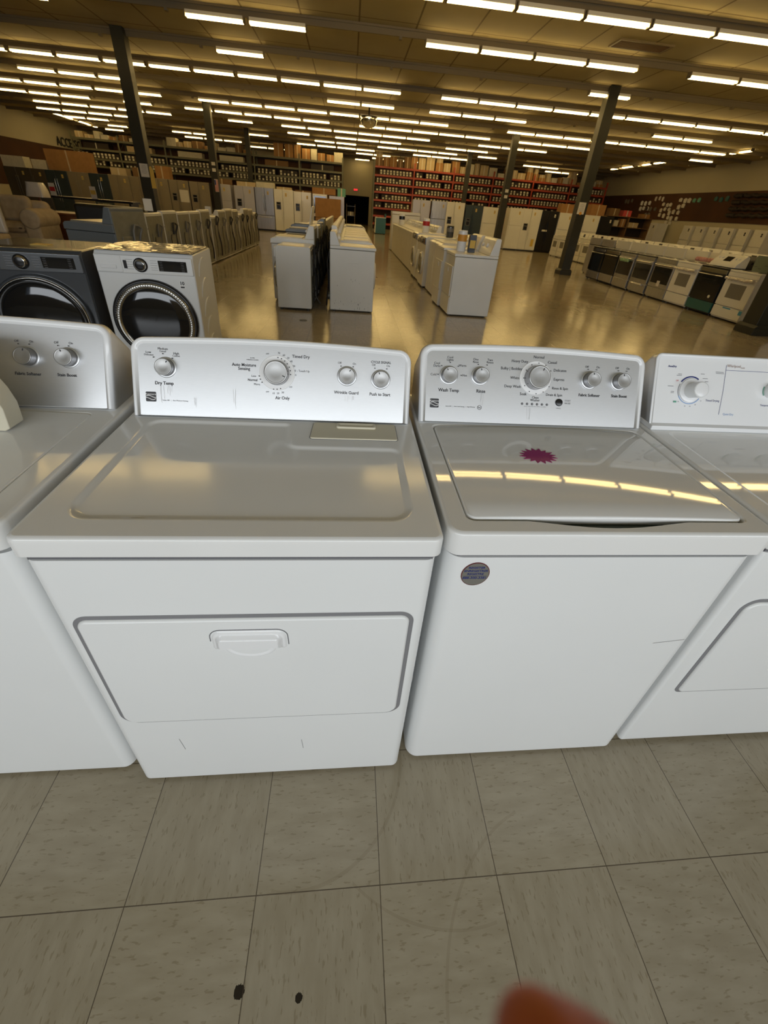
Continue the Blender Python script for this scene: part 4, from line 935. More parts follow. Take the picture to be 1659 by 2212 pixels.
# D: backs to the viewer's right
o = put(mk_toploader('greyblue', seed=31, w=.68, d=.70, h=1.0, hc=.19, hose='hosegrey', face='black', thick=.10), -2.18, 6.50, -pi/2-.22, 'slate grey top-load washer with a wide lid beside the beige sofa', GD)
D1 = mk_toploader('white_old', seed=32, h=.93, hc=.18, w=.68); D2 = mk_toploader('white_old', seed=33, h=.93, hc=.16, w=.68, hose='hosegrey'); D3 = mk_frontloader('white_old', seed=34, w=.68, h=.98)
dn = ['washer with a black hose on its grey back', 'washer with a grey hose on its back', 'front-load washer seen from behind']
cnt = [0, 0, 0]; y = 7.30
for i in range(14):
    j = (0, 1, 0, 1, 1, 0, 2, 1, 0, 1, 2, 0, 1, 2)[i]; P = (D1, D2, D3)[j]; q = P if cnt[j] == 0 else dup(P, (0, 0, 0), 0, 'x'); cnt[j] += 1
    put(q, -2.47, y+i*.715, -pi/2, '%s, %s past the slate one' % (dn[j], ORD[i]), GD)
# things standing on the right aisle row
def bottle(x, y, z, r, h, body, band, cap, label, name='bottle', sq=False):
    t = thing(name, (x, y, z), 0, label, 'can' if name.endswith('can') else 'bottle')
    if sq:
        sbox('box_body', t, body, -r, r, -r*.7, r*.7, 0, h, .004); sbox('front_label', t, band, -r*.8, r*.8, -r*.7-.002, -r*.7, h*.25, h*.7, .0005); t['category'] = 'carton'
    else:
        m = M(); m.lathe((0, 0, 0), (0, 0, 1), [(0, 0), (r, 0), (r, h*.88), (r*.9, h*.92)], 24); m.build('container', body, t)
        m = M(); m.lathe((0, 0, 0), (0, 0, 1), [(r+.001, h*.48), (r+.0015, h*.5), (r+.0015, h*.78), (r+.001, h*.8)], 24); m.build('label_band', band, t)
        m = M(); m.lathe((0, 0, 0), (0, 0, 1), [(r*.95, h*.90), (r*.95, h), (0, h)], 24); m.build('cap', cap, t)
bottle(2.95, 7.33, .929, .075, .30, 'plastic_white', 'orange', 'plastic_white', 'white canister with an orange band on the nearest right-row dryer', 'canister')
bottle(3.09, 7.20, .929, .055, .25, 'black', 'tagy', 'black', 'black carton with yellow print beside the orange-banded canister', 'carton', True)
bottle(2.98, 11.42, 1.001, .085, .30, 'plastic_white', 'redlab', 'plastic_white', 'white canister with a red band farther back on the right aisle row', 'canister')
bottle(3.28, 9.92, 1.001, .08, .22, 'graphite', 'hosegrey', 'black', 'dark can with a grey band on the dark-porthole washer', 'paint_can')
bottle(2.93, 16.6, .985, .1, .32, 'plastic_white', 'black', 'plastic_white', 'white canister with a black label far back on the right aisle row', 'canister')

# ------------------------------------------------------------------ ranges on the right
def mk_range(body='white_old', front='white_old', win='hosegrey', w=.75, d=.66, h=.915, guard=.2, drawer='white_old', seed=0, handle='chrome', controls='front', top='white_old'):
    t = thing('kitchen_range', (0, 0, 0), 0, 'x', 'stove')
    sbox('body', t, body, -w/2, w/2, -d/2+.02, d/2, .03, h-.03, .004); feet(t, w, d, .03)
    sbox('cooktop', t, top, -w/2-.001, w/2+.001, -d/2-.005, d/2, h-.03, h, .006)
    dr = sbox('oven_door', t, front, -w/2+.006, w/2-.006, -d/2-.02, -d/2+.02, .27, .80, .008)
    big = front == 'steel'; sbox('oven_window', dr, win, -w*(.44 if big else .27), w*(.44 if big else .27), -d/2-.023, -d/2-.018, .36 if big else .42, .72 if big else .68, .002)
    m = M(); m.tube([(-w*.42, -d/2-.01, .76), (-w*.42, -d/2-.055, .765), (w*.42, -d/2-.055, .765), (w*.42, -d/2-.01, .76)], .012, 8); m.build('oven_handle', handle, dr)
    sbox('storage_drawer', t, drawer, -w/2+.006, w/2-.006, -d/2-.018, -d/2+.02, .06, .255, .006)
    sbox('control_strip', t, front if front != 'blackglass' else handle, -w/2+.004, w/2-.004, -d/2-.008, -d/2+.02, .805, h-.035, .004)
    m = M()
    for sx in (-.19, .19):
        for sy in (-.13, .12):
            m.cyl((sx, sy, h), (0, 0, 1), .085, .006, 20)
    m.build('burners', 'black', t)
    if guard:
        m = M(); m.prism([(d/2-.09, h), (d/2, h), (d/2, h+guard), (d/2-.05, h+guard)], -w/2+.004, w/2-.004, 'x'); g = m.build('backguard', body, t, bevel=.006)
        m = M(); f = lambda u, v, n: (u, d/2-.09+.04*v/guard-n, h+v)
        m.add([f(-.09, .06, .003), f(.09, .06, .003), f(.09, guard-.04, .003), f(-.09, guard-.04, .003)], [(0, 1, 2, 3)]); m.build('clock_display', 'blackglass', g)
        for u in (-.3, -.21, .21, .3):
            m = M(); m.cyl(f(u, guard*.5, 0), (0, -1, .2), .02, .02, 14); m.build('burner_knob', 'black' if body != 'white_old' else 'plastic_white', g)
    return t
GR, GR2, GR3 = 'kitchen ranges in the front row at the right', 'kitchen ranges standing back to back behind the front row', 'white kitchen ranges in the far row at the right'
XF = 8.78+.33
specs = [(7.96, dict(win='hosegrey'), 'white range with blue tape on its drawer, nearest by the right column'),
         (8.76, dict(body='black', front='blackglass', win='blackglass', drawer='teal', top='black', guard=.24), 'black range with a teal film on its drawer, between two white ranges'),
         (9.53, dict(win='hosegrey', guard=.0), 'white range with wrap over its handle, next to the black teal-drawer range'),
         (10.30, dict(body='steel', front='steel', win='blackglass', drawer='steel', top='steel', guard=0, controls='front'), 'stainless range with a white tag on its black window'),
         (11.12, dict(body='steel', front='steel', win='blackglass', drawer='steel', top='black', guard=0), 'stainless range with a white roll on its drawer, middle of the front row'),
         (11.95, dict(body='steel', front='steel', win='blackglass', drawer='steel', top='black', guard=0), 'stainless range with green foam hung on its handle'),
         (12.74, dict(body='black', front='blackglass', win='blackglass', drawer='steel', top='black', guard=0), 'black glass range with a wide steel drawer, next to last in the front row'),
         (13.53, dict(body='black', front='blackglass', win='blackglass', drawer='steel', top='black', guard=0), 'black glass range with a steel drawer at the far end of the front row')]
RG = []
for y, kw, lab in specs:
    o = mk_range(**kw); put(o, XF, y, -pi/2, lab, GR); RG.append(o)
d = .66; q = RG[0]
m = M(); m.box(-.12, .08, -d/2-.0205, -d/2-.0185, .225, .25); m.box(.30, .376, -d/2-.0205, -d/2-.0185, .17, .25); m.build('blue_tape', 'bluefilm', q)
for q_, x in ((RG[0], 0), (RG[2], 0)):
    m = M(); rr = random.Random(3); m.tube([(-.34+k*.04, -d/2-.055+rr.uniform(-.006, .006), .765+rr.uniform(-.012, .012)) for k in range(18)], [.022+rr.uniform(-.006, .01) for k in range(18)], 10); m.build('handle_wrap', 'wrap', q_)
m = M(); m.box(-.05, .06, -d/2-.026, -d/2-.0235, .30, .42); m.build('price_tag', 'paper', RG[3])
m = M(); m.tube([(-.22+k*.04, -d/2-.04, .235+.006*math.sin(k*2)) for k in range(12)], .026, 10); m.build('white_wrap_roll', 'wrap', RG[4])
m = M()
for k in range(5): m.lathe((-.16+k*.08, -d/2-.06, .72), (0, 0, 1), [(0, -.045), (.03, -.035), (.038, 0), (.03, .03), (0, .04)], 10)
m.build('green_foam_pads', 'greenfoam', RG[5])
for q_ in (RG[1],):
    m = M(); m.lathe((.2, -d/2-.0235, .36), (0, -1, 0), [(.032, 0), (.032, .002), (0, .002)], 20); m.build('round_sticker', 'tag', q_)
# loose console on the black range, pink wrap on the white one
t = thing('range_backguard', (9.05, 8.80, .925), 0, 'loose white range console with a dark display lying on the black range', 'console'); t.rotation_euler = (0, 0, -pi/2)
m = M(); m.prism([(-.12, 0), (.14, 0), (.14, .20), (.08, .24), (-.10, .06)], -.36, .36, 'x'); m.build('shell', 'white_old', t, bevel=.012)
m = M(); m.add([(-.1, -.055, .106), (.1, -.055, .106), (.1, .03, .192), (-.1, .03, .192)], [(0, 1, 2, 3)]); m.build('display', 'blackglass', t)
for u in (-.27, -.18, .18, .27):
    m = M(); m.cyl((u, 0, .162), (0, -.7, .7), .02, .014, 14); m.build('knob', 'plastic_white', t)
t = thing('wrapped_parts', (9.2, 9.55, .945), 0, 'pink crumpled wrap lying on the white range beside the black one', 'wrapping')
m = M(); rr = random.Random(8)
for k in range(14): m.lathe((rr.uniform(-.10, .10), -.25+k*.04, .03), (rr.uniform(-.3, .3), 0, 1), [(0, -.03), (.04, -.02), (.055, .01), (.03, .05), (0, .06)], 9)
m.build('crumpled_wrap', 'pinkfoam', t)
t = thing('glass_shelf', (9.0, 7.75, .922), .12, 'clear green-edged refrigerator shelf standing on the nearest white range', 'shelf')
m = M(); m.prism([(-.30, .0), (.28, .0), (.30, .02), (.32, .25), (.29, .28), (-.20, .28), (-.24, .26)], -.01, .01, 'x'); m.build('pane', mat('greenish_film', (.16, .19, .14), .25), t, bevel=.004)
m = M(); 
for i in range(5): m.box(-.016, -.011, -.18+i*.1, -.12+i*.1, .06+.03*(i % 3), .066+.03*(i % 3))
m.build('shelf_clips', 'gap', t)
rb = mk_range(guard=.22)
for i in range(8):
    q = rb if i == 0 else dup(rb, (0, 0, 0), 0, 'x')
    put(q, XF+.76, 8.0+i*.80, pi/2, 'white range turned away behind the front row, %s from the near end' % ORD[i], GR2)
rs_ = mk_range(guard=.2, body='steel', front='steel', win='blackglass', drawer='steel', top='black')
for i in range(2): put(rs_ if i == 0 else dup(rs_, (0, 0, 0), 0, 'x'), XF+.76, 14.5+i*.82, pi/2, 'stainless range with a tall control panel behind the front row, %s' % ('nearer of two' if i == 0 else 'farther of two'), GR2)
rw = mk_range(guard=.22, win='hosegrey')
for i in range(18):
    q = rw if i == 0 else dup(rw, (0, 0, 0), 0, 'x')
    put(q, 11.72, 9.0+i*.80, -pi/2, 'white range, %s from the near end of the far range row' % ORD[i], GR3)
# white uprights along the right wall
def mk_fridge(kind='side', body='white_old', w=.91, h=1.78, d=.72, disp=True, tagm='tagy', handle=None, seed=0):
    t = thing('refrigerator', (0, 0, 0), 0, 'x', 'refrigerator'); hm = handle or body
    sbox('cabinet', t, body if body not in ('steel', 'tan') else 'graphite', -w/2, w/2, -d/2+.07, d/2, .03, h-.01, .008); sbox('toe_grille', t, 'black', -w/2+.01, w/2-.01, -d/2+.06, -d/2+.1, .0, .05, .002)
    g = .004; y0, y1 = -d/2, -d/2+.062
    def hd(p, x, z0, z1):
        m = M(); m.tube([(x, y0, z0), (x, y0-.045, z0+.03), (x, y0-.045, z1-.03), (x, y0, z1)], .013, 8); m.build('door_handle', hm, p)
    if kind == 'side':
        xs = -w*.06
        a = sbox('door', t, body, -w/2, xs-g, y0, y1, .07, h, .012); b = sbox('door', t, body, xs+g, w/2, y0, y1, .07, h, .012)
        hd(a, xs-.05, .55, 1.45); hd(b, xs+.05, .55, 1.45)
        if disp:
            q = sbox('ice_dispenser', a, 'hosegrey', -w*.40, -w*.16, y0-.004, y0+.01, .98, 1.30, .004); sbox('dispenser_recess', q, 'black', -w*.37, -w*.19, y0-.006, y0-.003, 1.0, 1.17, .001); sbox('dispenser_panel', q, 'blackglass', -w*.37, -w*.19, y0-.007, y0-.003, 1.2, 1.28, .001)
    elif kind == 'french':
        a = sbox('door', t, body, -w/2, -g, y0, y1, .68, h, .012); b = sbox('door', t, body, g, w/2, y0, y1, .68, h, .012); c_ = sbox('freezer_drawer', t, body, -w/2, w/2, y0, y1, .07, .67, .012)
        hd(a, -.05, .85, 1.55); hd(b, .05, .85, 1.55)
        m = M(); m.tube([(-w*.35, y0, .6), (-w*.35, y0-.045, .6), (w*.35, y0-.045, .6), (w*.35, y0, .6)], .013, 8); m.build('drawer_handle', hm, c_)
    else:
        a = sbox('freezer_door', t, body, -w/2, w/2, y0, y1, 1.16, h, .012); b = sbox('door', t, body, -w/2, w/2, y0, y1, .07, 1.15, .012)
        hd(a, -w/2+.06, 1.2, 1.5); hd(b, -w/2+.06, .7, 1.1)
    if tagm:
        m = M(); x = w*(.2, .12, .28)[seed % 3]; m.box(x-.04, x+.04, y0-.0035, y0-.0015, h-.28, h-.14); q = m.build('price_tag', tagm, t)
        m = M(); m.box(x-.02, x+.02, y0-.0045, y0-.0035, h-.24, h-.19); m.build('tag_print', 'print_light', q)
    return t
GF1, GF2, GF3 = 'refrigerators in the left back row', 'refrigerators in the right back row', 'white upright freezers along the right wall'
YR0 = 24.7+.36
FL = [(-14.36, 1.14, 'side', 'brownfr', 1.78, 0, 'dark brown refrigerator at the far left behind the sofa'), (-13.47, .60, 'top', 'brownfr', 1.78, 0, 'narrow dark brown refrigerator beside the slate blue one'),
      (-12.68, .93, 'side', 'slate', 1.78, 1, 'slate blue refrigerator with a dispenser and a red tag'), (-11.72, .94, 'side', 'tan', 1.79, 0, 'tan film-covered refrigerator right of the slate blue one'),
      (-10.80, .86, 'french', 'slate', 1.80, 1, 'dark slate refrigerator with two long bright handles'), (-9.90, .93, 'side', 'tan', 1.82, 0, 'tan refrigerator with a seam low on its doors, right of the long-handled one'),
      (-8.98, .88, 'french', 'tan', 1.82, 0, 'tan refrigerator half behind the tall left column'), (-8.08, .85, 'side', 'tan', 1.83, 0, 'tan refrigerator with a white sheet on its door'),
      (-7.18, .90, 'side', 'tan', 1.83, 1, 'tan refrigerator with a dark dispenser left of the flag column'), (-6.22, .93, 'side', 'tan', 1.83, 1, 'pale brown refrigerator next to the flag column'),
      (-5.15, .80, 'top', 'lav', 1.83, 0, 'cool grey refrigerator behind the flag column'), (-4.10, .95, 'side', 'lav', 1.83, 1, 'cool grey side-by-side refrigerator with a dark ice dispenser'),
      (-3.14, .89, 'french', 'steel', 1.84, 0, 'shiny stainless refrigerator with a bottom freezer drawer'), (-2.20, .94, 'side', 'white_old', 1.83, 1, 'white side-by-side refrigerator next to the shiny stainless one'),
      (-1.28, .86, 'side', 'white_old', 1.80, 1, 'shorter white side-by-side refrigerator left of the large cardboard box')]
for i, (x, w_, k, b, h, dp, lab) in enumerate(FL):
    o = mk_fridge(k, b, w_, h, disp=bool(dp), seed=i, handle='chrome' if b in ('slate', 'steel') else None); put(o, x, YR0, 0, lab, GF1)
    if 'long bright' in lab: pass
FR = [(4.76, .90, 'side', 'lav', 1.92, 1, 'cool grey side-by-side refrigerator, first right of the centre aisle'), (5.68, .78, 'top', 'steel', 1.94, 0, 'silver refrigerator between the cool grey and the white ones'),
      (6.55, .95, 'side', 'white_old', 1.95, 1, 'white side-by-side refrigerator with an open dispenser behind the aisle row'), (7.54, .90, 'side', 'slate', 1.89, 1, 'dark green-black refrigerator beside the far right column'),
      (8.42, .80, 'top', 'white_old', 1.88, 0, 'white top-freezer refrigerator half hidden by a column'), (9.85, .76, 'top', 'white_old', 1.94, 0, 'white top-freezer refrigerator right of the column'),
      (10.72, .98, 'side', 'white_old', 1.96, 1, 'white side-by-side refrigerator with a yellow note low on its door'), (11.70, .90, 'side', 'black', 1.95, 0, 'black refrigerator with a white strip label'),
      (12.62, .84, 'top', 'white_old', 1.92, 0, 'white top-freezer refrigerator partly behind the notice column'), (14.02, .90, 'top', 'white_old', 1.92, 0, 'white refrigerator just right of the notice column'),
      (14.88, .76, 'top', 'black', 1.93, 0, 'black refrigerator at the right end of the back row')]
for i, (x, w_, k, b, h, dp, lab) in enumerate(FR):
    o = mk_fridge(k, b, w_, h, disp=bool(dp), seed=i+1, tagm='tagy' if b != 'black' else 'tag'); put(o, x, YR0, 0, lab, GF2)
    if 'yellow note' in lab: m = M(); m.box(.2, .36, -.364, -.361, .25, .6); m.build('yellow_note', 'tagy', o)
    if 'strip label' in lab: m = M(); m.box(-.3, -.02, -.364, -.361, 1.0, 1.08); m.build('strip_label', 'tag', o)
uf = None
for i in range(6):
    q = uf = mk_fridge('top', 'white_old', .72, 1.86, tagm='black') if i == 0 else dup(uf, (0, 0, 0), 0, 'x')
    if i == 0: uf = q
    put(q, 20.35, 20.3+i*.98, -pi/2, 'white upright freezer against the right wall, %s from its near end' % ORD[i], GF3)
q = mk_fridge('side', 'white_old', .95, 1.9, disp=False, tagm='black'); put(q, 20.3, 28.4, -pi/2, 'pale two-door refrigerator by the right wall beyond the white upright freezers', GF3)
#@@BACK
# ------------------------------------------------------------------ storage racks along the back
YK = 34.0
def rack(name, label, xs, zs, zu, mt, brace='rack_green', depth=1.05, cat='storage rack'):
    t = thing(name, ((xs[0]+xs[-1])/2, YK, 0), 0, label, cat); ox = (xs[0]+xs[-1])/2
    for i, x in enumerate(xs):
        for y in (0.0, depth-.07): sbox('upright', t, mt if i not in (0,) or mt != 'rack_red' else brace, x-ox-.045, x-ox+.045, y, y+.07, 0, zu, .004)
        m = M()
        for k in range(5):
            z0 = .2+k*.75; m.tube([(x-ox, .04, z0), (x-ox, depth-.04, z0+.6)], .015, 6)
        m.build('side_brace', brace, t)
    for a, b in zip(xs[:-1], xs[1:]):
        for z in zs:
            for y in (0.005, depth-.055): sbox('shelf_beam', t, mt, a-ox+.046, b-ox-.046, y, y+.05, z-.055, z+.055, .004)
    m = M()
    for a, b in zip(xs[:-1], xs[1:]):
        for z in zs: m.box(a-ox+.05, b-ox-.05, .06, depth-.06, z-.02, z+.02)
    m.build('decking', 'card3', t)
    m = M(); m.box(xs[0]-ox, xs[-1]-ox, depth+.01, depth+.03, .1, zs[0]-.05); m.build('back_sheet', 'pegboard', t)
    return t
LX = [-16.3, -13.55, -10.75, -7.98, -5.22, -2.3, .55]; LZ = [3.70, 3.19, 2.70, 2.32, 1.4, .5]
RX = [2.68, 5.40, 8.15, 10.95, 13.85, 16.6, 19.25]; RZ = [3.74, 3.27, 2.80, 2.33, 1.86, 1.39, .92, .45]
rack('storage_rack', 'long grey-green rack of parts shelves at the left back', LX, LZ, 4.02, 'rack_green')
rack('storage_rack', 'long red-beamed rack of parts shelves at the right back', RX, RZ, 4.1, 'rack_red')
def mk_bin(two=True, seed=0):
    m = M(); m.box(-.107, .107, .0, .55, 0, .30, 0); rr = random.Random(seed)
    m.box(-.055, .055, -.006, -.001, .035, .135, 1)
    if two: m.box(-.055+rr.uniform(-.02, .02), .055, -.006, -.001, .165, .275, 1)
    return m
protos = [mk_bin(True, s) for s in (1, 2, 3)]+[mk_bin(False, 4)]
pob = []
GB_ = 'dark parts bins with white cards on the back racks'
spots = []
for si, (xs, zs, nm) in enumerate(((LX, (2.70, 2.32, 1.4), 'grey-green'), (RX, (3.27, 2.80, 2.33, 1.86, 1.39), 'red'))):
    for b in range(len(xs)-1):
        for li, z in enumerate(zs):
            for k in range(11):
                if si == 0 and li == 2: continue
                if random.random() < .06: continue
                x = xs[b]+.14+(xs[b+1]-xs[b]-.28)*(k+.5)/11
                pr = 0 if si == 0 or b < 3 else 1
                spots.append((pr, random.random()*.3+li*.01, x, z+.057, nm, b, li, k))
spots.sort()
stuff = M()
for n, (pr, _, x, z, nm, b, li, k) in enumerate(spots):
    v = random.choice((0, 0, 1, 2, 0, 3)); y = YK+.07+random.uniform(0, .03)
    if n < 300 and pr == 0:
        if v >= len(pob) or True:
            pass
        lab = 'parts bin in bay %s, shelf %s, %s along, %s rack' % (b+1, li+1, ORD[k], nm)
        while len(pob) <= v: pob.append(None)
        if pob[v] is None:
            o = protos[v].build('parts_bin', ['bin', 'tag']); pob[v] = o
        else: o = pob[v].copy(); COL.objects.link(o)
        o.location = (x, y, z); tag(o, lab, 'storage bin', GB_)
    else:
        pm = protos[v]; stuff.add([(a+x, b2+y, c+z) for a, b2, c in pm.v], [], 0); base = len(stuff.v)-len(pm.v)
        for f, mi in zip(pm.f, pm.m): stuff.f.append([i+base for i in f]); stuff.m.append(mi); stuff.sm.append(False)
if stuff.v: tag(stuff.build('parts_bins', ['bin', 'tag']), 'further dark parts bins on the lower and far bays of the racks', 'storage bin', GB_, 'stuff')
def carton(x, y, z, a, b, c, mt, label, rz=0, group=None, name='cardboard_box'):
    m = M(); m.box(-a/2, a/2, -b/2, b/2, 0, c); m.box(-.03, .03, -b/2-.001, b/2+.001, c*.0, c+.001, 1); o = m.build(name, [mt, 'card2' if mt in ('card', 'card3') else 'whitebox'])
    o.location = (x, y, z); o.rotation_euler = (0, 0, rz); return tag(o, label, 'box', group)
GT1, GT2 = 'boxes along the top of the left rack', 'boxes along the top of the red rack'
rr = random.Random(12); n = 0; x = -16.1
seq = []
while x < .3:
    a = rr.uniform(.32, .62)
    if -5.9 < x < -4.9: x += a; continue
    if not (-12.2 < x < -10.9 or -5.2 < x < -4.3): seq.append((x, a))
    x += a+rr.uniform(.03, .12)
for i, (x, a) in enumerate(seq):
    c = rr.uniform(.18, .45) if x < -2.6 else rr.uniform(.35, .7)
    mt = rr.choice(['whitebox', 'card2', 'card', 'whitebox', 'card3'])
    if -4.3 < x < -2.5: mt = 'card'; c = .72
    carton(x+a/2, YK+.5, 3.757, a, .6, c, mt, '%s box on top of the grey-green rack, %s from its left end' % ({'whitebox': 'white', 'card2': 'pale brown', 'card': 'brown', 'card3': 'dark brown'}[mt], ORD[i] if i < 24 else '%dth' % (i+1)), rr.uniform(-.06, .06) if a < .5 else 0, GT1)
seq = []; x = 2.75
while x < 18.9:
    a = rr.uniform(.30, .58); seq.append((x, a)); x += a+rr.uniform(.02, .10)
for i, (x, a) in enumerate(seq):
    c = rr.uniform(.38, .72) if x < 11.2 else rr.uniform(.15, .5); mt = rr.choice(['card', 'card', 'card2', 'whitebox', 'card2'] if x > 5 else ['card', 'card3', 'card'])
    nm = {'whitebox': 'white', 'card2': 'pale brown', 'card': 'brown', 'card3': 'dark brown'}[mt]
    wh = ORD[i] if i < 24 else '%dth' % (i+1)
    carton(x+a/2, YK+.5, 3.797, a, .6, c, mt, '%s box on top of the red rack, %s from its left end' % (nm, wh), rr.uniform(-.05, .05) if a < .5 else 0, GT2)
    if rr.random() < .35 and c < .5:
        carton(x+a/2, YK+.5, 3.799+c, a*.8, .5, rr.uniform(.15, .3), 'card2', 'small pale box stacked on the %s box along the red rack top' % wh, 0, GT2)
# middle shelves of the left rack carry longer parts
for i, x in enumerate([-15.6, -13.0, -9.9, -7.3, -4.4, -1.4]):
    mt = ('bin', 'card2', 'whitebox', 'whitebox', 'card3', 'bin')[i]
    carton(x+.6, YK+.5, 3.247, 1.5, .6, .30, mt, 'long %s carton on the upper shelf of the grey-green rack, %s from the left' % ({'bin': 'black', 'card2': 'pale', 'whitebox': 'white', 'card3': 'brown'}[mt], ORD[i]), 0, 'long cartons on the left rack')
# things lying on the refrigerators
top = 1.79
for (x, y, z, a, b, c, mt, lab) in [
    (-14.5, 25.1, 1.783, .95, .5, .42, 'whitebox', 'white printed carton on the far left dark refrigerator'), (-13.4, 25.1, 1.783, .60, .5, .36, 'whitebox', 'low white carton on the narrow dark brown refrigerator'),
    (-12.08, 25.15, 1.793, 1.9, .55, .80, 'card', 'large orange-brown carton on the slate blue and tan refrigerators'), (-9.9, 25.1, 1.823, .7, .5, .28, 'card2', 'pale carton on the tan refrigerator right of the long-handled one'),
    (-8.98, 25.1, 1.823, .55, .5, .36, 'card3', 'dark carton on the refrigerator behind the tall left column'), (-7.9, 25.1, 1.833, .6, .5, .50, 'card', 'brown carton beside the tall left column'),
    (-5.15, 25.1, 1.833, .75, .5, .22, 'card3', 'flat dark carton on the refrigerator behind the flag column'), (-4.0, 25.1, 1.833, .9, .5, .18, 'card2', 'flat pale carton on the cool grey refrigerator'), (-3.1, 25.1, 1.843, .85, .5, .22, 'whitebox', 'white carton on the shiny stainless refrigerator'),
    (-2.2, 25.1, 1.833, .7, .5, .10, 'card2', 'thin pale carton on the white refrigerator beside the stainless one'), (-1.25, 25.1, 1.803, .8, .5, .06, 'card3', 'thin brown sheet on the shorter white refrigerator'),
    (9.2, 26.0, 1.55, .6, .5, .6, 'card', 'brown carton behind the refrigerators near the far right column'), (12.6, 25.1, 1.923, .7, .5, .4, 'card', 'brown carton on the refrigerator behind the notice column'), (14.3, 25.1, 1.923, .8, .5, .5, 'card', 'brown carton on the white refrigerator right of the notice column')]:
    if lab.startswith('brown carton behind'): continue
    carton(x, y, z, a, b, c, mt, lab)
# right end of the left refrigerator row
t = thing('display_freezer', (-.42, 25.1, 0), 0, 'white framed glass-door cabinet half behind the large cardboard box', 'display cabinet')
sbox('cabinet', t, 'white_old', -.36, .36, -.28, .36, 0, 1.78, .01); f = sbox('door_frame', t, 'white_old', -.36, .36, -.34, -.28, .05, 1.76, .012); sbox('door_glass', f, 'blackglass', -.30, .30, -.345, -.338, .95, 1.70, .002); sbox('door_glass', f, 'blackglass', -.30, .30, -.345, -.338, .12, .82, .002)
m = M(); m.box(-.62, .62, -.35, .35, 0, 1.62); m.box(-.621, .621, -.351, .351, .78, .84, 1); o = m.build('cardboard_box', ['card', 'card3'], bevel=.008); o.location = (.02, 24.3, 0); tag(o, 'large plain brown cardboard box at the right end of the left refrigerators', 'box')
t = mk_fridge('side', 'lav', .75, 1.75, disp=False, tagm=None); put(t, .42, 25.15, 0, 'pale grey refrigerator mostly behind the large cardboard box', GF1)
sb_ = carton(.05, 25.1, 1.80, 1.15, .5, .26, 'card', 'long flat brown carton above the large cardboard box, with a green one beside it'); sb_.location.z = 1.783; sb_.location.x = -.22
o = carton(.78, 25.1, 1.753, .4, .5, .34, 'green_print', 'green carton at the right end above the large cardboard box'); o.location.x = .66; 
t = thing('wire_cart', (1.15, 33.0, 0), 0, 'dark wire cart with a few parts beside the dark doorway', 'cart')
for z in (.25, .8, 1.35): sbox('shelf', t, 'black', -.3, .3, -.25, .25, z, z+.03, .003)
for a in (-.28, .28):
    for b in (-.23, .23): sbox('post', t, 'rail', a-.012, a+.012, b-.012, b+.012, 0, 1.5, .002)
carton(1.15, 33.0, .832, .4, .3, .22, 'hosegrey', 'small grey carton on the wire cart by the doorway')
carton(3.4, 33.9, .0, .5, .4, .38, 'whitebox', 'white carton at the foot of the red rack by the aisle').location = (3.25, 34.4, .51)
t = mk_range(guard=.2, body='teal', front='white_old', win='gap'); put(t, 3.05, 30.6, -pi/2, 'range wrapped in teal film standing at the end of the right aisle', 'ranges')
del t['group']
# far right: brown shelf unit with parts
t = thing('shelf_unit', (17.6, 27.5, 0), 0, 'dark brown shelf unit with yellow boxes behind the far range row', 'shelf')
for a in (-1.4, 0, 1.4): sbox('side_board', t, 'card3', a-.03, a+.03, -.3, .3, 0, 2.05, .003)
for z in (.3, 1.0, 1.5, 2.02): sbox('shelf_board', t, 'card3', -1.4, 1.4, -.3, .3, z, z+.04, .003)
sbox('back_board', t, 'bin', -1.4, 1.4, .3, .32, 0, 2.05, .001)
for i, (a, z, w_, h_, mt, l) in enumerate([(-1.1, 1.54, .3, .35, 'tagy', 'yellow'), (-.7, 1.54, .25, .3, 'whitebox', 'white'), (-.3, 1.54, .3, .4, 'card', 'brown'), (.4, 1.54, .6, .25, 'card2', 'pale brown'), (1.0, 2.06, .5, .2, 'card', 'flat brown'), (-1.0, 2.06, .6, .35, 'card3', 'dark brown'), (-.2, 2.06, .5, .3, 'red_print', 'red')]):
    carton(17.6+a, 27.45, z, w_, .4, h_, mt, '%s box on the brown shelf unit at the far right' % l)
# goods hung on the brown wall board
rr = random.Random(21); GP = 'parts hung on the brown board of the right wall'
hang = []
for (y0, z0, w_, mt, n_) in [(33.7, 3.2, .25, 'hosegrey', 3), (31.6, 3.1, .3, 'plastic_white', 6), (30.8, 2.75, .28, 'hosegrey', 5), (30.3, 3.3, .2, 'paper', 3), (29.3, 3.0, .3, 'paper', 8), (28.4, 2.6, .3, 'paper', 8), (27.8, 3.2, .35, 'paper', 5), (25.0, 3.25, .3, 'teal', 3), (26.6, 3.2, .3, 'green_print', 2)]:
    for k in range(n_): hang.append((y0-.38*(k % 3)+rr.uniform(-.06, .06), z0-.29*(k//3)+rr.uniform(-.04, .04), w_, mt))
for i, (y, z, w_, mt) in enumerate(hang):
    m = M(); h_ = rr.uniform(.16, .24); m.prism([(-w_*.33, -h_), (w_*.33, -h_*.9), (w_*.42, -.03), (.02, .03), (-.02, .03), (-w_*.4, -.02)], -.05, 0, 'x'); o = m.build('hanging_part_bag', mt, bevel=.01)
    o.location = (XR-.0405, y, z); tag(o, '%s bagged part on the right wall board, %s from its far end, %s row' % ({'paper': 'pale', 'plastic_white': 'white', 'hosegrey': 'grey', 'teal': 'teal', 'green_print': 'green'}[mt], ORD[min(23, i // 2)], 'upper' if i % 2 else 'lower'), 'hanging part', GP)
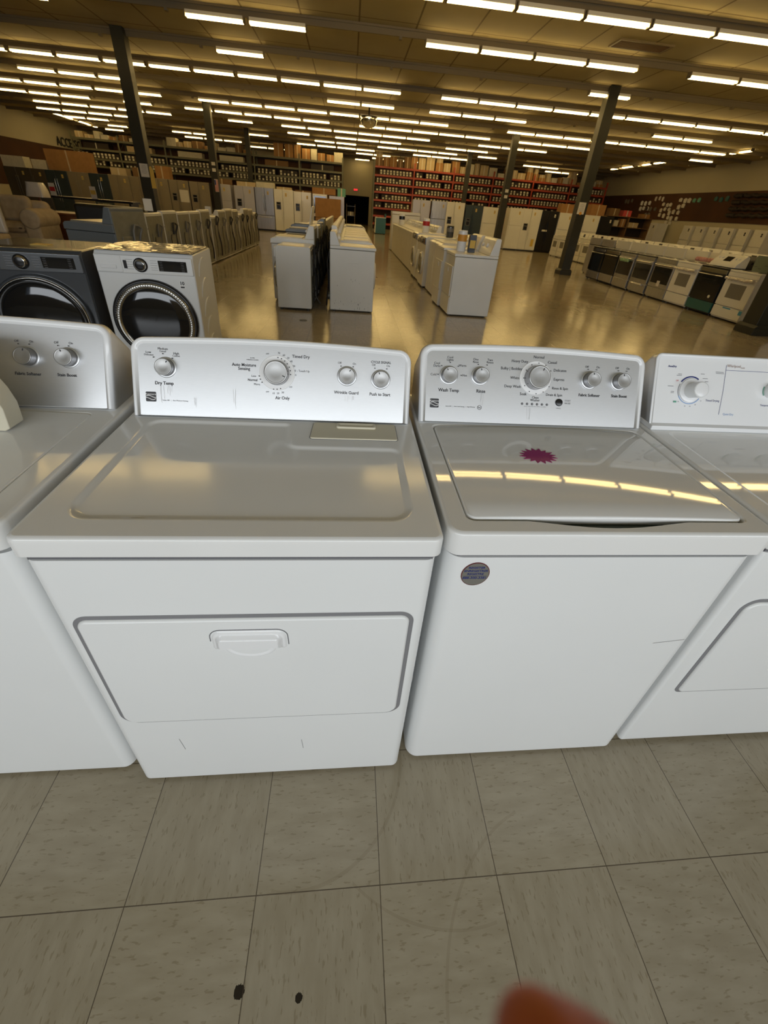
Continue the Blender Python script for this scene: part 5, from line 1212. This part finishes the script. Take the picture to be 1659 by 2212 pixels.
for i, z in enumerate((3.28, 3.0, 2.72, 2.44)):
    for j, (y, L) in enumerate(((21.9, 2.3), (23.4, .55))):
        m = M(); m.tube([(0, -L/2+L*k/14, .03*math.sin(k*1.9+i)) for k in range(15)], .085, 8); m.add([], [])
        o = m.build('black_hose_bundle', 'bin'); o.location = (XR-.126, y, z); tag(o, '%s black hose bundle on the right wall board, %s one down' % ('long' if j == 0 else 'short', ORD[i]), 'hose bundle', GP)
# ------------------------------------------------------------------ seating corner at the left
def soft(name, parent, mt, x0, x1, y0, y1, z0, z1, b=.1):
    m = M(); m.box(x0, x1, y0, y1, z0, z1); o = m.build(name, mt, parent, bevel=b, seg=5); return o
S = thing('sofa', (-6.75, 10.9, 0), .12, 'beige upholstered sofa with a rolled arm and a pale cushion at the left', 'sofa')
soft('base', S, 'sofa', -1.15, 1.15, -.45, .45, .08, .42, .05); soft('seat_cushion', S, 'sofa', -1.0, .02, -.52, .28, .40, .60); soft('seat_cushion', S, 'sofa', .03, .86, -.52, .28, .40, .60)
soft('backrest', S, 'sofa', -1.1, 1.1, .2, .52, .4, 1.0, .12); soft('back_cushion', S, 'sofa', -.95, .0, .02, .28, .58, 1.08); soft('back_cushion', S, 'sofa', .01, .85, .02, .28, .58, 1.08)
for sx in (-1, 1):
    m = M(); m.box(sx*1.02-.15, sx*1.02+.15, -.50, .48, .05, .66); a = m.build('armrest', 'sofa', S, bevel=.06, seg=4)
    m = M(); m.cyl((sx*1.04, -.53, .68), (0, 1, 0), .19, 1.0, 28); m.build('arm_roll', 'sofa', a, bevel=.04, seg=3)
for sx in (-1, 1):
    for sy in (-1, 1): m = M(); m.cyl((sx*1.0, sy*.38, 0), (0, 0, 1), .03, .09, 10); m.build('foot', 'wood', S)
t = thing('throw_cushion', (-6.55, 10.60, .615), .3, 'pale square cushion standing on the beige sofa', 'cushion'); m = M(); m.box(-.22, .22, -.07, .07, 0, .42); m.build('cover', 'paper', t, bevel=.065, seg=4)
t = thing('wrapped_chair', (-5.6, 9.0, 0), .2, 'chair back wrapped in clear plastic at the left edge behind the sofa seat', 'chair')
soft('seat', t, 'sofa', -.3, .3, -.3, .3, .35, .5, .05); soft('plastic_wrapped_back', t, 'wrap', -.3, .3, .2, .32, .5, 1.22, .05)
for sx in (-1, 1):
    for sy in (-1, 1): m = M(); m.cyl((sx*.25, sy*.25, 0), (0, 0, 1), .025, .36, 8); m.build('leg', 'wood', t)
t = thing('table_lamp', (-6.45, 12.4, .76), 0, 'lamp with a plastic-wrapped square shade behind the sofa', 'lamp')
m = M(); m.lathe((0, 0, 0), (0, 0, 1), [(.0, 0), (.11, 0), (.11, .02), (.03, .05), (.05, .14), (.025, .24), (.012, .30), (.012, .40)], 20); m.build('base', 'wood', t)
m = M(); rr = random.Random(5); n = 24; L = []
for z, r in ((.28, .21), (.31, .215), (.42, .20), (.54, .17), (.58, .16)):
    L.append([((abs(math.cos(2*pi*k/n))**.5*math.copysign(1, math.cos(2*pi*k/n)))*r+rr.uniform(-.012, .012), (abs(math.sin(2*pi*k/n))**.5*math.copysign(1, math.sin(2*pi*k/n)))*r*.8+rr.uniform(-.012, .012), z) for k in range(n)])
m.loops(L, cap0=False, cap1=True); m.build('wrapped_shade', 'wrap', t)
def table(x, y, w_, d_, h_, label, mt='wood', rz=0):
    t = thing('side_table' if w_ < 2.5 else 'sideboard', (x, y, 0), rz, label, 'table'); sbox('tabletop', t, mt, -w_/2, w_/2, -d_/2, d_/2, h_-.05, h_, .01); sbox('cabinet', t, mt, -w_/2+.04, w_/2-.04, -d_/2+.03, d_/2-.03, .08, h_-.051, .005)
    for sx in (-1, 1):
        for sy in (-1, 1): sbox('leg', t, mt, sx*(w_/2-.07)-.03, sx*(w_/2-.07)+.03, sy*(d_/2-.07)-.03, sy*(d_/2-.07)+.03, 0, .085, .003)
table(-6.3, 12.4, 3.0, .7, .76, 'reddish wooden sideboard behind the sofa under the lamp')
t = thing('leather_sofa', (-4.2, 11.3, 0), .1, 'black leather sofa back behind the slate grey washer', 'sofa')
soft('base', t, 'leather', -.72, .72, -.4, .4, .1, .45, .05); soft('backrest', t, 'leather', -.72, .72, -.45, -.15, .3, 1.04, .08); soft('armrest', t, 'leather', -.86, -.68, -.45, .45, .1, .66, .07); soft('armrest', t, 'leather', .68, .86, -.45, .45, .1, .66, .07)
for sx in (-1, 1):
    for sy in (-1, 1): m = M(); m.cyl((sx*.65, sy*.33, 0), (0, 0, 1), .03, .11, 8); m.build('foot', 'wood', t)
t = thing('cooktop_shelf', (-7.6, 17.0, 0), 0, 'dark low display shelf with tags in front of the slate blue refrigerator', 'shelf')
sbox('shelf_board', t, 'black', -1.5, 1.5, -.3, .3, .92, .98, .005); sbox('shelf_board', t, 'black', -1.5, 1.5, -.3, .3, .5, .54, .005)
for a in (-1.4, 1.4): sbox('side_board', t, 'black', a-.03, a+.03, -.3, .3, 0, .92, .003)
for i, (a, c_) in enumerate(((-1.0, 'redlab'), (.25, 'tagy'))):
    q = thing('standing_tag', (-7.6+a, 16.85, .98), 0, '%s paper tag standing on the dark low shelf' % ('red and white' if i == 0 else 'yellow and white'), 'tag'); sbox('card', q, 'paper', -.09, .09, -.004, .004, 0, .34, .001); sbox('printed_band', q, c_, -.08, .08, -.006, -.004, .12, .24, .0005)
notice(-6.98, 24.694, 1.20, .42, .5, 'paper_sheet', 'white sheet on the tan refrigerator right of the tall left column', 'notice', None)
m = M(); m.prism([(-.07, 0), (.05, 0), (.05, .42), (.0, .52), (-.05, .5)], -.003, .003, 'y'); o = m.build('yellow_card', 'tagy'); o.location = (-4.70+.19, 14.60, 1.42); tag(o, 'yellow card hanging beside the tall left column', 'card')
for i, (x, y, z) in enumerate(((-2.2, 8.05, 1.11), (-2.25, 11.6, .99))):
    t = thing('standing_card', (x, y, z), .1, 'white card standing on a washer of the left row, %s one' % ('nearer' if i == 0 else 'farther'), 'card'); sbox('card', t, 'paper', -.065, .065, -.003, .003, 0, .17, .001)
